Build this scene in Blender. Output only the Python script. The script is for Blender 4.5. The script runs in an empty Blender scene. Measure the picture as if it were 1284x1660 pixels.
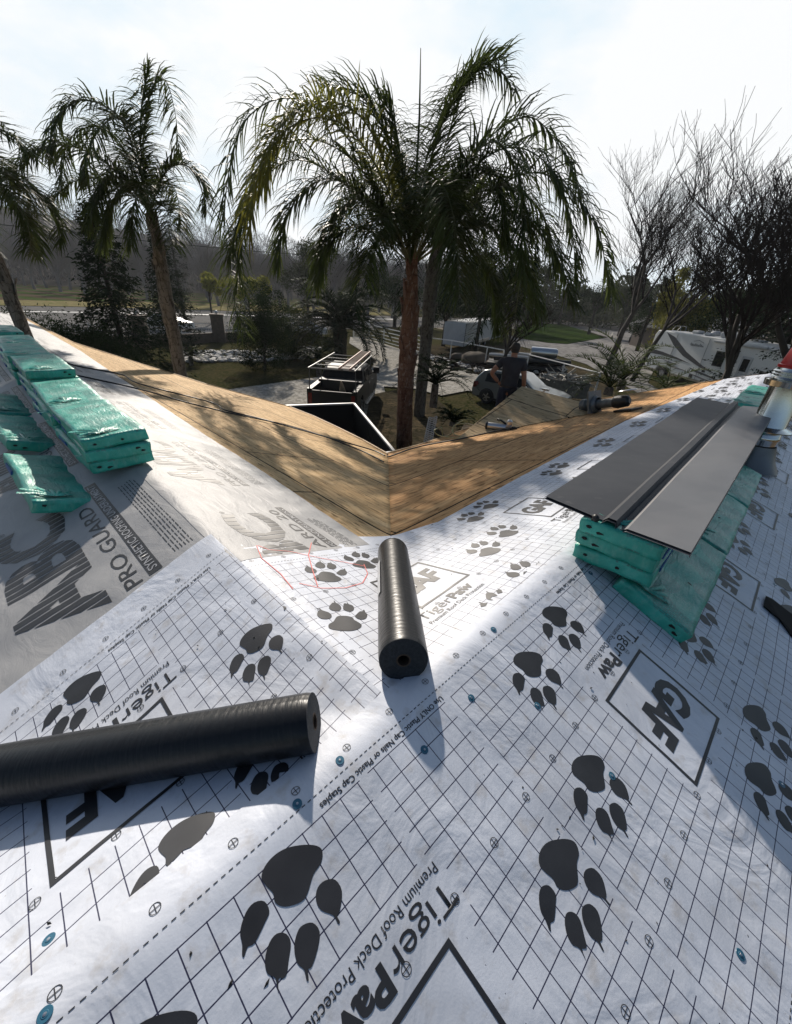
import bpy, bmesh, math, random
import numpy as np
from mathutils import Vector, Matrix
random.seed(7); NR = np.random.RandomState(5)
# ---------------------------------------------------------------- camera, sky, sun, exposure
CAMH = 5.0
FPX, PITCH, ROLL = 650.0, math.radians(29), math.radians(4)
Fv = Vector((0, math.cos(PITCH), -math.sin(PITCH))); R0 = Vector((1, 0, 0)); U0 = R0.cross(Fv)
Rv = math.cos(ROLL)*R0 + math.sin(ROLL)*U0; Uv = -math.sin(ROLL)*R0 + math.cos(ROLL)*U0
C0 = Vector((0, 0, CAMH))
SC = bpy.context.scene; COL = SC.collection
cd = bpy.data.cameras.new("camera"); cam = bpy.data.objects.new("camera", cd); COL.objects.link(cam)
cd.sensor_fit = 'HORIZONTAL'; cd.sensor_width = 36; cd.lens = FPX/1284*36; cd.clip_start = .05; cd.clip_end = 3000
cam.matrix_world = Matrix(((Rv.x, Uv.x, -Fv.x, 0), (Rv.y, Uv.y, -Fv.y, 0), (Rv.z, Uv.z, -Fv.z, CAMH), (0, 0, 0, 1)))
SC.camera = cam
SUN_AZ, SUN_EL = math.radians(-15), math.radians(29.5)
w = bpy.data.worlds.new("World"); SC.world = w; w.use_nodes = True
nt = w.node_tree; nt.nodes.clear()
wo = nt.nodes.new('ShaderNodeOutputWorld'); bg = nt.nodes.new('ShaderNodeBackground'); sky = nt.nodes.new('ShaderNodeTexSky')
sky.sky_type = 'NISHITA'; sky.sun_disc = False; sky.sun_elevation = SUN_EL; sky.sun_rotation = SUN_AZ
sky.air_density = 1.0; sky.dust_density = 1.0; sky.ozone_density = 1.0
bg.inputs[1].default_value = 0.07
# thin high cloud, drawn on the sky direction
tc = nt.nodes.new('ShaderNodeTexCoord'); mp = nt.nodes.new('ShaderNodeMapping'); mp.inputs['Scale'].default_value = (1.0, 1.0, 2.2)
nz = nt.nodes.new('ShaderNodeTexNoise'); nz.inputs['Scale'].default_value = 1.6; nz.inputs['Detail'].default_value = 7; nz.inputs['Roughness'].default_value = .55
rp = nt.nodes.new('ShaderNodeValToRGB'); rp.color_ramp.elements[0].position = .33; rp.color_ramp.elements[1].position = .56
rp.color_ramp.elements[0].color = (.72, .72, .72, 1)
mx = nt.nodes.new('ShaderNodeMix'); mx.data_type = 'RGBA'; pass
nt.links.new(tc.outputs['Generated'], mp.inputs[0]); nt.links.new(mp.outputs[0], nz.inputs[0]); nt.links.new(nz.outputs[0], rp.inputs[0])
sx = nt.nodes.new('ShaderNodeSeparateXYZ'); nt.links.new(tc.outputs['Generated'], sx.inputs[0])
mr = nt.nodes.new('ShaderNodeMapRange'); mr.inputs[1].default_value = -.05; mr.inputs[2].default_value = .55; nt.links.new(sx.outputs[1], mr.inputs[0])
# the cloud bank lies ahead and thins overhead and behind
mr2 = nt.nodes.new('ShaderNodeMapRange'); mr2.inputs[1].default_value = .8; mr2.inputs[2].default_value = .45; nt.links.new(sx.outputs[2], mr2.inputs[0])
mu = nt.nodes.new('ShaderNodeMath'); mu.operation = 'MULTIPLY'; nt.links.new(mr.outputs[0], mu.inputs[0]); nt.links.new(mr2.outputs[0], mu.inputs[1])
mu2 = nt.nodes.new('ShaderNodeMath'); mu2.operation = 'MULTIPLY'; nt.links.new(mu.outputs[0], mu2.inputs[0]); nt.links.new(rp.outputs[0], mu2.inputs[1])
cl = nt.nodes.new('ShaderNodeValToRGB'); cl.color_ramp.elements[0].position = .40; cl.color_ramp.elements[1].position = .58
cl.color_ramp.elements[0].color = (.60, .80, .94, 1); cl.color_ramp.elements[1].color = (.97, .985, 1.0, 1)
cm = nt.nodes.new('ShaderNodeVectorMath'); cm.operation = 'SCALE'; cm.inputs[3].default_value = 12.6
nt.links.new(nz.outputs[0], cl.inputs[0]); nt.links.new(cl.outputs[0], cm.inputs[0]); nt.links.new(cm.outputs[0], mx.inputs[7])
nt.links.new(mu.outputs[0], mx.inputs[0]); nt.links.new(sky.outputs[0], mx.inputs[6]); nt.links.new(mx.outputs[2], bg.inputs[0]); nt.links.new(bg.outputs[0], wo.inputs[0])
sd = bpy.data.lights.new("sun", 'SUN'); sd.energy = 5.0; sd.angle = math.radians(.9); sd.color = (1, .91, .80)
so = bpy.data.objects.new("sun", sd); COL.objects.link(so)
sdir = Vector((math.sin(SUN_AZ)*math.cos(SUN_EL), math.cos(SUN_AZ)*math.cos(SUN_EL), math.sin(SUN_EL)))
so.rotation_euler = sdir.to_track_quat('Z', 'Y').to_euler()
SC.view_settings.view_transform = 'Standard'; SC.view_settings.look = 'None'; SC.view_settings.gamma = 1
SC.view_settings.exposure = 0.2; SC.view_settings.use_curve_mapping = False

# ---------------------------------------------------------------- helpers
def ray(px, py): return (Fv*FPX + Rv*(px-642) - Uv*(py-830)).normalized()
def at_z(px, py, z=0.0):
    r = ray(px, py); return C0 + r*((z-CAMH)/r.z)
def at_d(px, py, d):                      # at horizontal distance d from the camera
    r = ray(px, py); return C0 + r*(d/math.hypot(r.x, r.y))
def tag(o, label=None, cat=None, group=None, kind=None):
    for k, v in (('label', label), ('category', cat), ('group', group), ('kind', kind)):
        if v: o[k] = v
    return o
def empty(name, loc=(0, 0, 0), rz=0.0, label=None, cat=None, group=None):
    o = bpy.data.objects.new(name, None); o.empty_display_size = .2; COL.objects.link(o); o.location = loc; o.rotation_euler = (0, 0, rz)
    return tag(o, label, cat, group)
def copy_tree(o, parent=None):
    c = o.copy(); COL.objects.link(c)
    if parent: c.parent = parent
    for ch in list(o.children): copy_tree(ch, c)
    return c
class MB:
    def __init__(s): s.v = []; s.f = []; s.m = []; s.uv = []
    def add(s, vs, fs, mi=0):
        n = len(s.v); s.v += [tuple(x) for x in vs]; s.f += [tuple(i+n for i in f) for f in fs]; s.m += [mi]*len(fs); return s
    def box(s, lo, hi, mi=0, M=None):
        x0, y0, z0 = lo; x1, y1, z1 = hi
        vs = [(x0,y0,z0),(x1,y0,z0),(x1,y1,z0),(x0,y1,z0),(x0,y0,z1),(x1,y0,z1),(x1,y1,z1),(x0,y1,z1)]
        if M is not None: vs = [M @ Vector(v) for v in vs]
        return s.add(vs, [(0,3,2,1),(4,5,6,7),(0,1,5,4),(1,2,6,5),(2,3,7,6),(3,0,4,7)], mi)
    def tube(s, pts, rad, n=8, mi=0, cap=True):
        pts = [Vector(p) for p in pts]
        if not hasattr(rad, '__len__'): rad = [rad]*len(pts)
        vs = []; fs = []; prev = None
        for i, p in enumerate(pts):
            t = (pts[min(i+1, len(pts)-1)] - pts[max(i-1, 0)]).normalized()
            if prev is None:
                a = Vector((0, 0, 1)) if abs(t.z) < .9 else Vector((1, 0, 0)); x = t.cross(a).normalized()
            else: x = (prev - t*prev.dot(t)).normalized()
            prev = x; y = t.cross(x)
            for k in range(n):
                an = 2*math.pi*k/n; vs.append(p + (x*math.cos(an) + y*math.sin(an))*rad[i])
        for i in range(len(pts)-1):
            for k in range(n):
                a, b = i*n+k, i*n+(k+1) % n; fs.append((a, b, b+n, a+n))
        if cap: fs.append(tuple(range(n))[::-1]); fs.append(tuple((len(pts)-1)*n+k for k in range(n)))
        return s.add(vs, fs, mi)
    def lathe(s, prof, n=24, mi=0, M=None, axis='Z'):
        vs = []; fs = []
        for r, z in prof:
            for k in range(n):
                a = 2*math.pi*k/n
                p = (r*math.cos(a), r*math.sin(a), z) if axis == 'Z' else ((z, r*math.cos(a), r*math.sin(a)) if axis == 'X' else (r*math.sin(a), z, r*math.cos(a)))
                vs.append(M @ Vector(p) if M is not None else p)
        for i in range(len(prof)-1):
            for k in range(n):
                a, b = i*n+k, i*n+(k+1) % n; fs.append((a, b, b+n, a+n))
        return s.add(vs, fs, mi)
    def prism(s, poly, y0, y1, mi=0, M=None, inset=None):     # poly in (x,z), extruded along y
        n = len(poly); ins = inset or [0]*n
        vs = [(x, y0+d, z) for (x, z), d in zip(poly, ins)] + [(x, y1-d, z) for (x, z), d in zip(poly, ins)]
        if M is not None: vs = [M @ Vector(v) for v in vs]
        fs = [tuple(range(n)), tuple(range(n, 2*n))[::-1]] + [(i, i+n, (i+1) % n+n, (i+1) % n) for i in range(n)]
        return s.add(vs, fs, mi)
    def ico(s, c, r, mi=0, sub=1, jit=0.0, sq=(1, 1, 1)):
        bm = bmesh.new(); bmesh.ops.create_icosphere(bm, subdivisions=sub, radius=1)
        bm.verts.ensure_lookup_table(); bm.faces.ensure_lookup_table()
        vs = []
        for v in bm.verts:
            k = 1+random.uniform(-jit, jit); vs.append((c[0]+v.co.x*r*k*sq[0], c[1]+v.co.y*r*k*sq[1], c[2]+v.co.z*r*k*sq[2]))
        fs = [tuple(v.index for v in f.verts) for f in bm.faces]; bm.free(); return s.add(vs, fs, mi)
    def build(s, name, mats, parent=None, smooth=False, bevel=0.0, fixn=False, auto=None):
        me = bpy.data.meshes.new(name); me.from_pydata(s.v, [], s.f)
        if not isinstance(mats, (list, tuple)): mats = [mats]
        for m in mats: me.materials.append(m)
        me.polygons.foreach_set('material_index', s.m)
        if fixn or bevel or auto:
            bm = bmesh.new(); bm.from_mesh(me)
            bmesh.ops.recalc_face_normals(bm, faces=bm.faces)
            bm.to_mesh(me); bm.free()
        if smooth: me.polygons.foreach_set('use_smooth', [True]*len(me.polygons))
        o = bpy.data.objects.new(name, me); COL.objects.link(o)
        if parent: o.parent = parent
        if bevel:
            b = o.modifiers.new('b', 'BEVEL'); b.width = bevel; b.segments = 2; b.limit_method = 'ANGLE'; b.angle_limit = .6
        if auto:
            me.polygons.foreach_set('use_smooth', [True]*len(me.polygons)); me.set_sharp_from_angle(angle=auto)
        return o
# ---------------------------------------------------------------- materials
def mat(name, col, rough=.6, metal=0.0, var=.0, vscale=5.0, bump=0.0, bscale=30.0, spec=.5, col2=None, coord='Object', trans=0.0, stretch=None, coat=0.0, detail=6):
    m = bpy.data.materials.new(name); m.use_nodes = True; t = m.node_tree; b = t.nodes['Principled BSDF']
    b.inputs['Base Color'].default_value = (*col, 1); b.inputs['Roughness'].default_value = rough; b.inputs['Metallic'].default_value = metal
    b.inputs['Specular IOR Level'].default_value = spec; b.inputs['Coat Weight'].default_value = coat
    m.diffuse_color = (*col, 1)
    L = t.links.new
    if var or bump or col2:
        tcn = t.nodes.new('ShaderNodeTexCoord'); src = tcn.outputs[coord]
        if stretch:
            mpn = t.nodes.new('ShaderNodeMapping'); mpn.inputs['Scale'].default_value = stretch; L(src, mpn.inputs[0]); src = mpn.outputs[0]
    if var or col2:
        n = t.nodes.new('ShaderNodeTexNoise'); n.inputs['Scale'].default_value = vscale; n.inputs['Detail'].default_value = detail; L(src, n.inputs[0])
        r = t.nodes.new('ShaderNodeValToRGB'); r.color_ramp.elements[0].position = .32; r.color_ramp.elements[1].position = .68
        c2 = col2 or tuple(min(1, c*(1+var)) for c in col); c1 = col if col2 else tuple(c*(1-var) for c in col)
        r.color_ramp.elements[0].color = (*c1, 1); r.color_ramp.elements[1].color = (*c2, 1)
        L(n.outputs[0], r.inputs[0]); L(r.outputs[0], b.inputs['Base Color'])
    if bump:
        n2 = t.nodes.new('ShaderNodeTexNoise'); n2.inputs['Scale'].default_value = bscale; n2.inputs['Detail'].default_value = 5; L(src, n2.inputs[0])
        bp = t.nodes.new('ShaderNodeBump'); bp.inputs['Strength'].default_value = bump; bp.inputs['Distance'].default_value = .02
        L(n2.outputs[0], bp.inputs['Height']); L(bp.outputs[0], b.inputs['Normal'])
    if trans:
        tr = t.nodes.new('ShaderNodeBsdfTranslucent'); ms = t.nodes.new('ShaderNodeMixShader'); ms.inputs[0].default_value = trans
        if var or col2: L(r.outputs[0], tr.inputs[0])
        else: tr.inputs[0].default_value = (*col, 1)
        L(b.outputs[0], ms.inputs[1]); L(tr.outputs[0], ms.inputs[2]); L(ms.outputs[0], t.nodes['Material Output'].inputs[0])
    return m
class NT:      # tiny node-math builder
    def __init__(s, m): s.t = m.node_tree; s.b = s.t.nodes.get('Principled BSDF')
    def m(s, op, a, b=None, c=None):
        n = s.t.nodes.new('ShaderNodeMath'); n.operation = op
        for i, x in enumerate((a, b, c)):
            if x is None: continue
            if isinstance(x, (int, float)): n.inputs[i].default_value = x
            else: s.t.links.new(x, n.inputs[i])
        return n.outputs[0]
    def band(s, x, c, h): return s.m('LESS_THAN', s.m('ABSOLUTE', s.m('SUBTRACT', x, c)), h)   # |x-c|<h
    def mix(s, f, a, b):
        n = s.t.nodes.new('ShaderNodeMix'); n.data_type = 'RGBA'
        for i, x in ((0, f), (6, a), (7, b)):
            if isinstance(x, tuple): n.inputs[i].default_value = (*x, 1)
            elif isinstance(x, (int, float)): n.inputs[i].default_value = x
            else: s.t.links.new(x, n.inputs[i])
        return n.outputs[2]
    def noise(s, vec, scale, detail=5, rough=.5, dist=0.0):
        n = s.t.nodes.new('ShaderNodeTexNoise'); n.inputs['Scale'].default_value = scale; n.inputs['Detail'].default_value = detail
        n.inputs['Roughness'].default_value = rough; n.inputs['Distortion'].default_value = dist; s.t.links.new(vec, n.inputs[0]); return n.outputs[0]
    def map(s, vec, scale=(1, 1, 1), rot=(0, 0, 0)):
        n = s.t.nodes.new('ShaderNodeMapping'); n.inputs['Scale'].default_value = scale; n.inputs['Rotation'].default_value = rot; s.t.links.new(vec, n.inputs[0]); return n.outputs[0]
    def ramp(s, x, p0, p1, c0=(0, 0, 0), c1=(1, 1, 1)):
        n = s.t.nodes.new('ShaderNodeValToRGB'); e = n.color_ramp.elements; e[0].position = p0; e[1].position = p1; e[0].color = (*c0, 1); e[1].color = (*c1, 1)
        s.t.links.new(x, n.inputs[0]); return n.outputs[0]
    def uv(s):
        n = s.t.nodes.new('ShaderNodeUVMap'); n.uv_map = 'uv'; return n.outputs[0]
    def sep(s, v):
        n = s.t.nodes.new('ShaderNodeSeparateXYZ'); s.t.links.new(v, n.inputs[0]); return n.outputs[0], n.outputs[1], n.outputs[2]
    def bump(s, h, strength, dist=.01, normal=None):
        n = s.t.nodes.new('ShaderNodeBump'); n.inputs['Strength'].default_value = strength; n.inputs['Distance'].default_value = dist
        s.t.links.new(h, n.inputs['Height'])
        if normal is not None: s.t.links.new(normal, n.inputs['Normal'])
        return n.outputs[0]
    def set(s, name, x):
        if isinstance(x, (int, float)): s.b.inputs[name].default_value = x
        elif isinstance(x, tuple): s.b.inputs[name].default_value = (*x, 1)
        else: s.t.links.new(x, s.b.inputs[name])

# ---------------------------------------------------------------- the roof's own frame: a along the main ridge (D1), b across it (D2), h up from the ridge
AZ = math.radians(-2.5247)
D1 = Vector((math.sin(AZ+math.pi/4), math.cos(AZ+math.pi/4), 0)); D2 = Vector((math.sin(AZ-math.pi/4), math.cos(AZ-math.pi/4), 0))
J = Vector((0.0472, 0.8311, CAMH-1.2)); T = math.tan(math.radians(18.4)); CP = math.cos(math.radians(18.4))
def W(a, b, h): return J + D1*a + D2*b + Vector((0, 0, h))
def zroof(a, b, r=.035):
    a = np.asarray(a, float); b = np.asarray(b, float)
    zm = -T*(np.sqrt(b*b+r*r)-r); zl = -T*(np.sqrt(a*a+r*r)-r)
    k = .03*np.clip(b/.3, 0, 1)
    return np.where(b > 0, .5*(zm+zl+np.sqrt((zm-zl)**2+k*k)), zm)
_W = [(NR.uniform(-1, 1), NR.uniform(-1, 1), NR.uniform(0, 6.28)) for _ in range(14)]
def wrinkle(a, b, amp=.003, sc=1.0):
    z = 0
    for i, (x, y, p) in enumerate(_W):
        f = (5+4.0*i)*sc; n = math.hypot(x, y)+1e-6
        z = z + np.sin((a*x+b*y)/n*f + p + 1.7*np.sin(a*2.1*y+b*1.9*x+p))/(1+.55*i)
    return z*amp*.5
def draped(a, b, off, amp=.003, sc=1.0):
    h = zroof(a, b)+off+wrinkle(a, b, amp, sc)+amp
    return [tuple(J + D1*float(x) + D2*float(y) + Vector((0, 0, float(z)))) for x, y, z in zip(np.ravel(a), np.ravel(b), np.ravel(h))]
def seg(lo, hi, near, fine, coarse, c=0.0):       # spacing grows with distance from c
    xs = [lo]; 
    while xs[-1] < hi: xs.append(min(hi, xs[-1] + (fine if abs(xs[-1]-c) < near else min(coarse, fine*(abs(xs[-1]-c)/near)**1.3))))
    return xs
def sheet(us, vs, fab, fuv, off, amp, sc=1.0):    # grid sheet: (u,v)->(a,b), uv
    U, V = np.meshgrid(us, vs, indexing='ij'); A, B = fab(U, V); X, Y = fuv(A, B)
    pts = draped(A, B, off, amp, sc); nu, nv = len(us), len(vs)
    fs = [(i*nv+j, (i+1)*nv+j, (i+1)*nv+j+1, i*nv+j+1) for i in range(nu-1) for j in range(nv-1)]
    return pts, fs, np.stack([np.ravel(X), np.ravel(Y)], 1)
def mesh_uv(name, parts, mats, parent, smooth=True):
    # parts: list of (pts, faces, uv, material index)
    v = []; f = []; uvs = []; mi = []
    for p, fs, uv, m_ in parts:
        n = len(v); v += p; f += [tuple(i+n for i in q) for q in fs]; mi += [m_]*len(fs); uvs += [tuple(x) for x in uv]
    me = bpy.data.meshes.new(name); me.from_pydata(v, [], f)
    for m_ in mats: me.materials.append(m_)
    me.polygons.foreach_set('material_index', mi)
    lay = me.uv_layers.new(name='uv'); li = [0]*len(me.loops); me.loops.foreach_get('vertex_index', li)
    lay.data.foreach_set('uv', np.array([uvs[i] for i in li], dtype=np.float32).ravel())
    if smooth: me.polygons.foreach_set('use_smooth', [True]*len(me.polygons))
    bm = bmesh.new(); bm.from_mesh(me)
    flip = [q for q in bm.faces if q.normal.z < 0]
    if flip: bmesh.ops.reverse_faces(bm, faces=flip)
    bm.to_mesh(me); bm.free()
    o = bpy.data.objects.new(name, me); COL.objects.link(o)
    if parent: o.parent = parent
    return o
# flat printing: outlines in tile space -> fine triangles
_TXT = {}
def text_polys(s, size, bold=0.0, shear=0.0, sx=1.0, align='CENTER', space=1.0):
    k = (s, size, bold, shear, sx, align, space)
    if k in _TXT: return _TXT[k]
    c = bpy.data.curves.new('t', 'FONT'); c.body = s; c.size = size; c.offset = bold; c.shear = shear; c.resolution_u = 3
    c.align_x = align; c.align_y = 'CENTER'; c.space_character = space; c.fill_mode = 'BOTH'
    o = bpy.data.objects.new('t', c); COL.objects.link(o); dg = bpy.context.evaluated_depsgraph_get(); dg.update()
    me = o.evaluated_get(dg).to_mesh()
    vs = [(v.co.x*sx, v.co.y) for v in me.vertices]; fs = [tuple(p.vertices) for p in me.polygons]
    o.evaluated_get(dg).to_mesh_clear(); bpy.data.objects.remove(o); bpy.data.curves.remove(c)
    _TXT[k] = (vs, fs); return _TXT[k]
class Print:
    def __init__(s): s.v = []; s.f = []
    def add(s, vs, fs, at=(0, 0), rot=0.0, sc=1.0, fx=1):
        n = len(s.v); c, q = math.cos(rot), math.sin(rot)
        s.v += [(at[0]+(fx*x*c-y*q)*sc, at[1]+(fx*x*q+y*c)*sc) for x, y in vs]; s.f += [tuple(i+n for i in f) for f in fs]
    def poly(s, pts, **k): s.add(pts, [tuple(range(len(pts)))], **k)
    def rect(s, x0, y0, x1, y1): s.poly([(x0, y0), (x1, y0), (x1, y1), (x0, y1)])
    def finish(s, fab, keep, off, amp, maxlen=.03, sc=1.0):
        bm = bmesh.new(); vs = [bm.verts.new((x, y, 0)) for x, y in s.v]
        for f in s.f:
            try: bm.faces.new([vs[i] for i in f])
            except ValueError: pass
        bmesh.ops.triangulate(bm, faces=bm.faces[:])
        for _ in range(5):
            es = [e for e in bm.edges if e.calc_length() > maxlen]
            if not es: break
            bmesh.ops.subdivide_edges(bm, edges=es, cuts=1); bmesh.ops.triangulate(bm, faces=[f for f in bm.faces if len(f.verts) > 3])
        bm.verts.ensure_lookup_table()
        for i, v in enumerate(bm.verts): v.index = i
        X = np.array([v.co.x for v in bm.verts]); Y = np.array([v.co.y for v in bm.verts]); A, B = fab(X, Y)
        ok = keep(A, B); pts = draped(A, B, off(A, B) if callable(off) else off, amp, sc)
        fs = [tuple(v.index for v in f.verts) for f in bm.faces if all(ok[v.index] for v in f.verts)]
        bm.free(); used = sorted({i for f in fs for i in f}); mp_ = {o_: n_ for n_, o_ in enumerate(used)}
        return [pts[i] for i in used], [tuple(mp_[i] for i in f) for f in fs], np.zeros((len(used), 2))
# ---------------------------------------------------------------- materials used on the roof
def paper_mat():
    m = mat('printed_white_underlayment', (.72, .73, .76), rough=.55); k = NT(m); x, y, _ = k.sep(k.uv()); C = .0585; P_ = 1.33
    xm = k.m('SUBTRACT', k.m('MODULO', k.m('ADD', x, 200*P_+P_/2), P_), P_/2)      # x within its repeat
    def lines(v, hw, ph=0.0): return k.m('LESS_THAN', k.m('ABSOLUTE', k.m('SUBTRACT', k.m('FRACT', k.m('ADD', k.m('DIVIDE', k.m('SUBTRACT', v, ph), C), 400.5)), .5)), hw/C)
    lx, ly = lines(x, .0014), lines(y, .0014, -.56)
    gap = k.m('MAXIMUM', k.band(xm, -.612, .0145), k.band(xm, -.241, .0145))
    g = k.m('MAXIMUM', lx, k.m('MULTIPLY', ly, k.m('SUBTRACT', 1.0, gap)))
    inside = k.band(y, -.0335, .5285)
    logo = k.m('MULTIPLY', k.band(xm, .0, .225), k.band(y, .0, .215))
    words = k.m('MULTIPLY', k.band(xm, -.03, .25), k.band(y, -.253, .071))
    blank = k.m('MAXIMUM', logo, words)
    g = k.m('MULTIPLY', k.m('MULTIPLY', g, inside), k.m('SUBTRACT', 1.0, blank))
    uvv = k.uv(); n1 = k.noise(uvv, 2.2, 8, .62); n2 = k.noise(uvv, 14, 5, .6); n3 = k.noise(k.map(uvv, (1, 1, 1)), 60, 3, .6)
    base = k.mix(k.ramp(n1, .42, .72), (.62, .655, .73), (.50, .525, .58))
    base = k.mix(k.m('MULTIPLY', k.ramp(n2, .55, .70), .6), base, (.42, .40, .385))
    base = k.mix(k.m('MULTIPLY', k.ramp(n3, .70, .76), .5), base, (.25, .22, .2))
    k.set('Base Color', k.mix(g, base, (.028, .03, .07)))
    cr = k.noise(uvv, 5, 7, .5, .5); cz = k.noise(k.map(uvv, (1.3, .8, 1), (0, 0, .4)), 2.2, 4, .5, 2.5); b1 = k.bump(cz, .35, .03, k.bump(cr, .16, .012)); k.set('Normal', k.bump(k.noise(uvv, 160, 2), .12, .002, b1))
    return m
def ply_mat(name, c1, c2, dash):
    m = mat(name, c1, rough=.75, spec=.08); k = NT(m); uv = k.uv(); x, y, _ = k.sep(uv)
    gr = k.noise(k.map(uv, (1.1, 15, 1)), 1.3, 8, .68, .9); pan = k.noise(k.map(uv, (.41, .82, 1)), 1, 0)
    col = k.mix(k.ramp(gr, .38, .62), tuple(c*.72 for c in c1), c2)
    big = k.noise(uv, .9, 3, .5); col = k.mix(k.m('MULTIPLY', k.ramp(big, .4, .65), .45), col, tuple(c*.66 for c in c1))
    # short dark checks in the face veneer
    ck = k.noise(k.map(uv, (3.2, 17, 1)), dash, 2, .5, .35); col = k.mix(k.m('MULTIPLY', k.ramp(ck, .58, .66), .85), col, tuple(c*.33 for c in c1))
    row = k.m('FLOOR', k.m('DIVIDE', y, 1.22)); xo = k.m('ADD', x, k.m('MULTIPLY', k.m('MODULO', k.m('ADD', row, 40), 2), 1.22))
    s1 = k.m('LESS_THAN', k.m('FRACT', k.m('DIVIDE', y, 1.22)), .018); s2 = k.m('LESS_THAN', k.m('FRACT', k.m('DIVIDE', xo, 2.44)), .008)
    sm = k.m('MAXIMUM', s1, s2); col = k.mix(sm, col, (.03, .02, .012))
    # nail heads along the rafters
    nx = k.m('LESS_THAN', k.m('ABSOLUTE', k.m('SUBTRACT', k.m('FRACT', k.m('DIVIDE', x, .61)), .5)), .010)
    ny = k.m('LESS_THAN', k.m('ABSOLUTE', k.m('SUBTRACT', k.m('FRACT', k.m('DIVIDE', y, .15)), .5)), .04)
    col = k.mix(k.m('MULTIPLY', k.m('MULTIPLY', nx, ny), .8), col, (.05, .04, .03))
    k.set('Base Color', col); k.set('Normal', k.bump(k.m('ADD', ck, gr), .35, .008)); return m
M_PAPER = paper_mat()
M_INK = mat('dark_print', (.022, .023, .027), rough=.5, var=.25, vscale=9)
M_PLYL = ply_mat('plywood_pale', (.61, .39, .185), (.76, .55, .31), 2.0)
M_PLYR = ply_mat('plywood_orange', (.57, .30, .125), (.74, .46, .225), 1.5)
M_EDGE = mat('plywood_edge', (.45, .29, .14), rough=.7, var=.2, vscale=12)
M_WALL = mat('house_stucco', (.42, .37, .30), rough=.9, var=.1, vscale=3, bump=.2, bscale=60)
M_DARKIN = mat('shadow_board', (.10, .07, .05), rough=.9)
def abc_mat():
    m = mat('grey_synthetic_underlayment', (.36, .36, .37), rough=.55, spec=.3); k = NT(m); uv = k.uv()
    n = k.noise(uv, 3, 7, .6); c = k.mix(k.ramp(n, .35, .7), (.40, .395, .39), (.30, .30, .305))
    c = k.mix(k.m('MULTIPLY', k.ramp(k.noise(uv, 45, 3, .6), .68, .74), .6), c, (.12, .11, .10)); k.set('Base Color', c)
    cr = k.noise(k.map(uv, (1.2, 2.6, 1), (0, 0, .5)), 3.2, 7, .52, .9); k.set('Normal', k.bump(cr, .34, .022)); return m
M_ABC = abc_mat(); M_ABCL = mat('knocked_out_print', (.34, .34, .35), rough=.45)

# ---------------------------------------------------------------- the house
house = empty('house', W(4, 2, -3.8), 0, 'house whose roof fills the foreground, bare plywood below printed underlayment', 'house')
HL = house.location.copy()
def fix(o):           # children are modelled in world space
    o.parent = house; o.matrix_parent_inverse = Matrix.Translation(-HL); return o
EL = [(4.1, 4.12), (4.3, 4.22), (5.34, 4.6), (6.5, 4.88), (7.8, 5.12), (8.8, 5.08), (9.25, 4.4), (9.9, 3.45), (10.5, 3.15), (11.4, 2.55), (12.25, 2.1), (13.25, 1.56), (16, 1.45), (20, 1.42)]
ER = [(4.1, 4.12), (4.2, 4.25), (5.0, 4.2), (5.7, 4.22), (7.2, 4.42), (9.3, 4.42), (11.04, 2.7), (11.7, 1.55), (12.3, 1.05), (12.45, .6), (12.6, .2), (12.65, 0)]
eaL = lambda b: float(np.interp(b, *zip(*EL))); ebR = lambda a: float(np.interp(a, *zip(*ER)))
def deck(name, m, us, lim, fab, uvf, nv=26, label=None):
    v = []; f = []; uv = []
    n = 0
    for u in us:
        for j in range(nv+1):
            a, b = fab(u, lim(u)*j/nv); z = float(zroof(a, b, .02)); v.append(tuple(W(a, b, z-.002+float(wrinkle(a, b, .0035, .22))))); uv.append(uvf(a, b))
    N = nv+1
    f = [(i*N+j, (i+1)*N+j, (i+1)*N+j+1, i*N+j+1) for i in range(len(us)-1) for j in range(nv)]
    o = mesh_uv(name, [(v, f, uv, 0)], [m], None); fix(o)
    if label: o['label'] = label
    s = o.modifiers.new('s', 'SOLIDIFY'); s.thickness = .03; s.offset = -1
    return o
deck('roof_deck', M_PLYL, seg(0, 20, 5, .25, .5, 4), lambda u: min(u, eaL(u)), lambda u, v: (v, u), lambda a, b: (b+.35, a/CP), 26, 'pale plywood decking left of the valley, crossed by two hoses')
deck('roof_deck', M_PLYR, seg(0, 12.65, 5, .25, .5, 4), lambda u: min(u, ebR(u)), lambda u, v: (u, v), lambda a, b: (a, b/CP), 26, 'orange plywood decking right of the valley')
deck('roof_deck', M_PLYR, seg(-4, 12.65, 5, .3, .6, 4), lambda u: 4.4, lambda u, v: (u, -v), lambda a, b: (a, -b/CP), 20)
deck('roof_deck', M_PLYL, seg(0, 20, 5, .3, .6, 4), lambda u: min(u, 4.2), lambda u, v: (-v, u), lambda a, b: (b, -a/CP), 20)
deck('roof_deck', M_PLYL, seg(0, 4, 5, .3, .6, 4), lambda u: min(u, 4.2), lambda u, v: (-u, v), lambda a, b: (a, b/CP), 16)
def wall(pts, z0, z1):
    mb = MB()
    for (a0, b0), (a1, b1) in zip(pts, pts[1:]):
        d = Vector((a1-a0, b1-b0)).normalized(); n = Vector((-d.y, d.x))*.1
        q = [(a0-n.x, b0-n.y), (a1-n.x, b1-n.y), (a1+n.x, b1+n.y), (a0+n.x, b0+n.y)]
        v = [W(x, y, z0) for x, y in q] + [W(x, y, z1) for x, y in q]
        mb.add(v, [(0,3,2,1),(4,5,6,7),(0,1,5,4),(1,2,6,5),(2,3,7,6),(3,0,4,7)])
    return fix(mb.build('wall', M_WALL))
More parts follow.
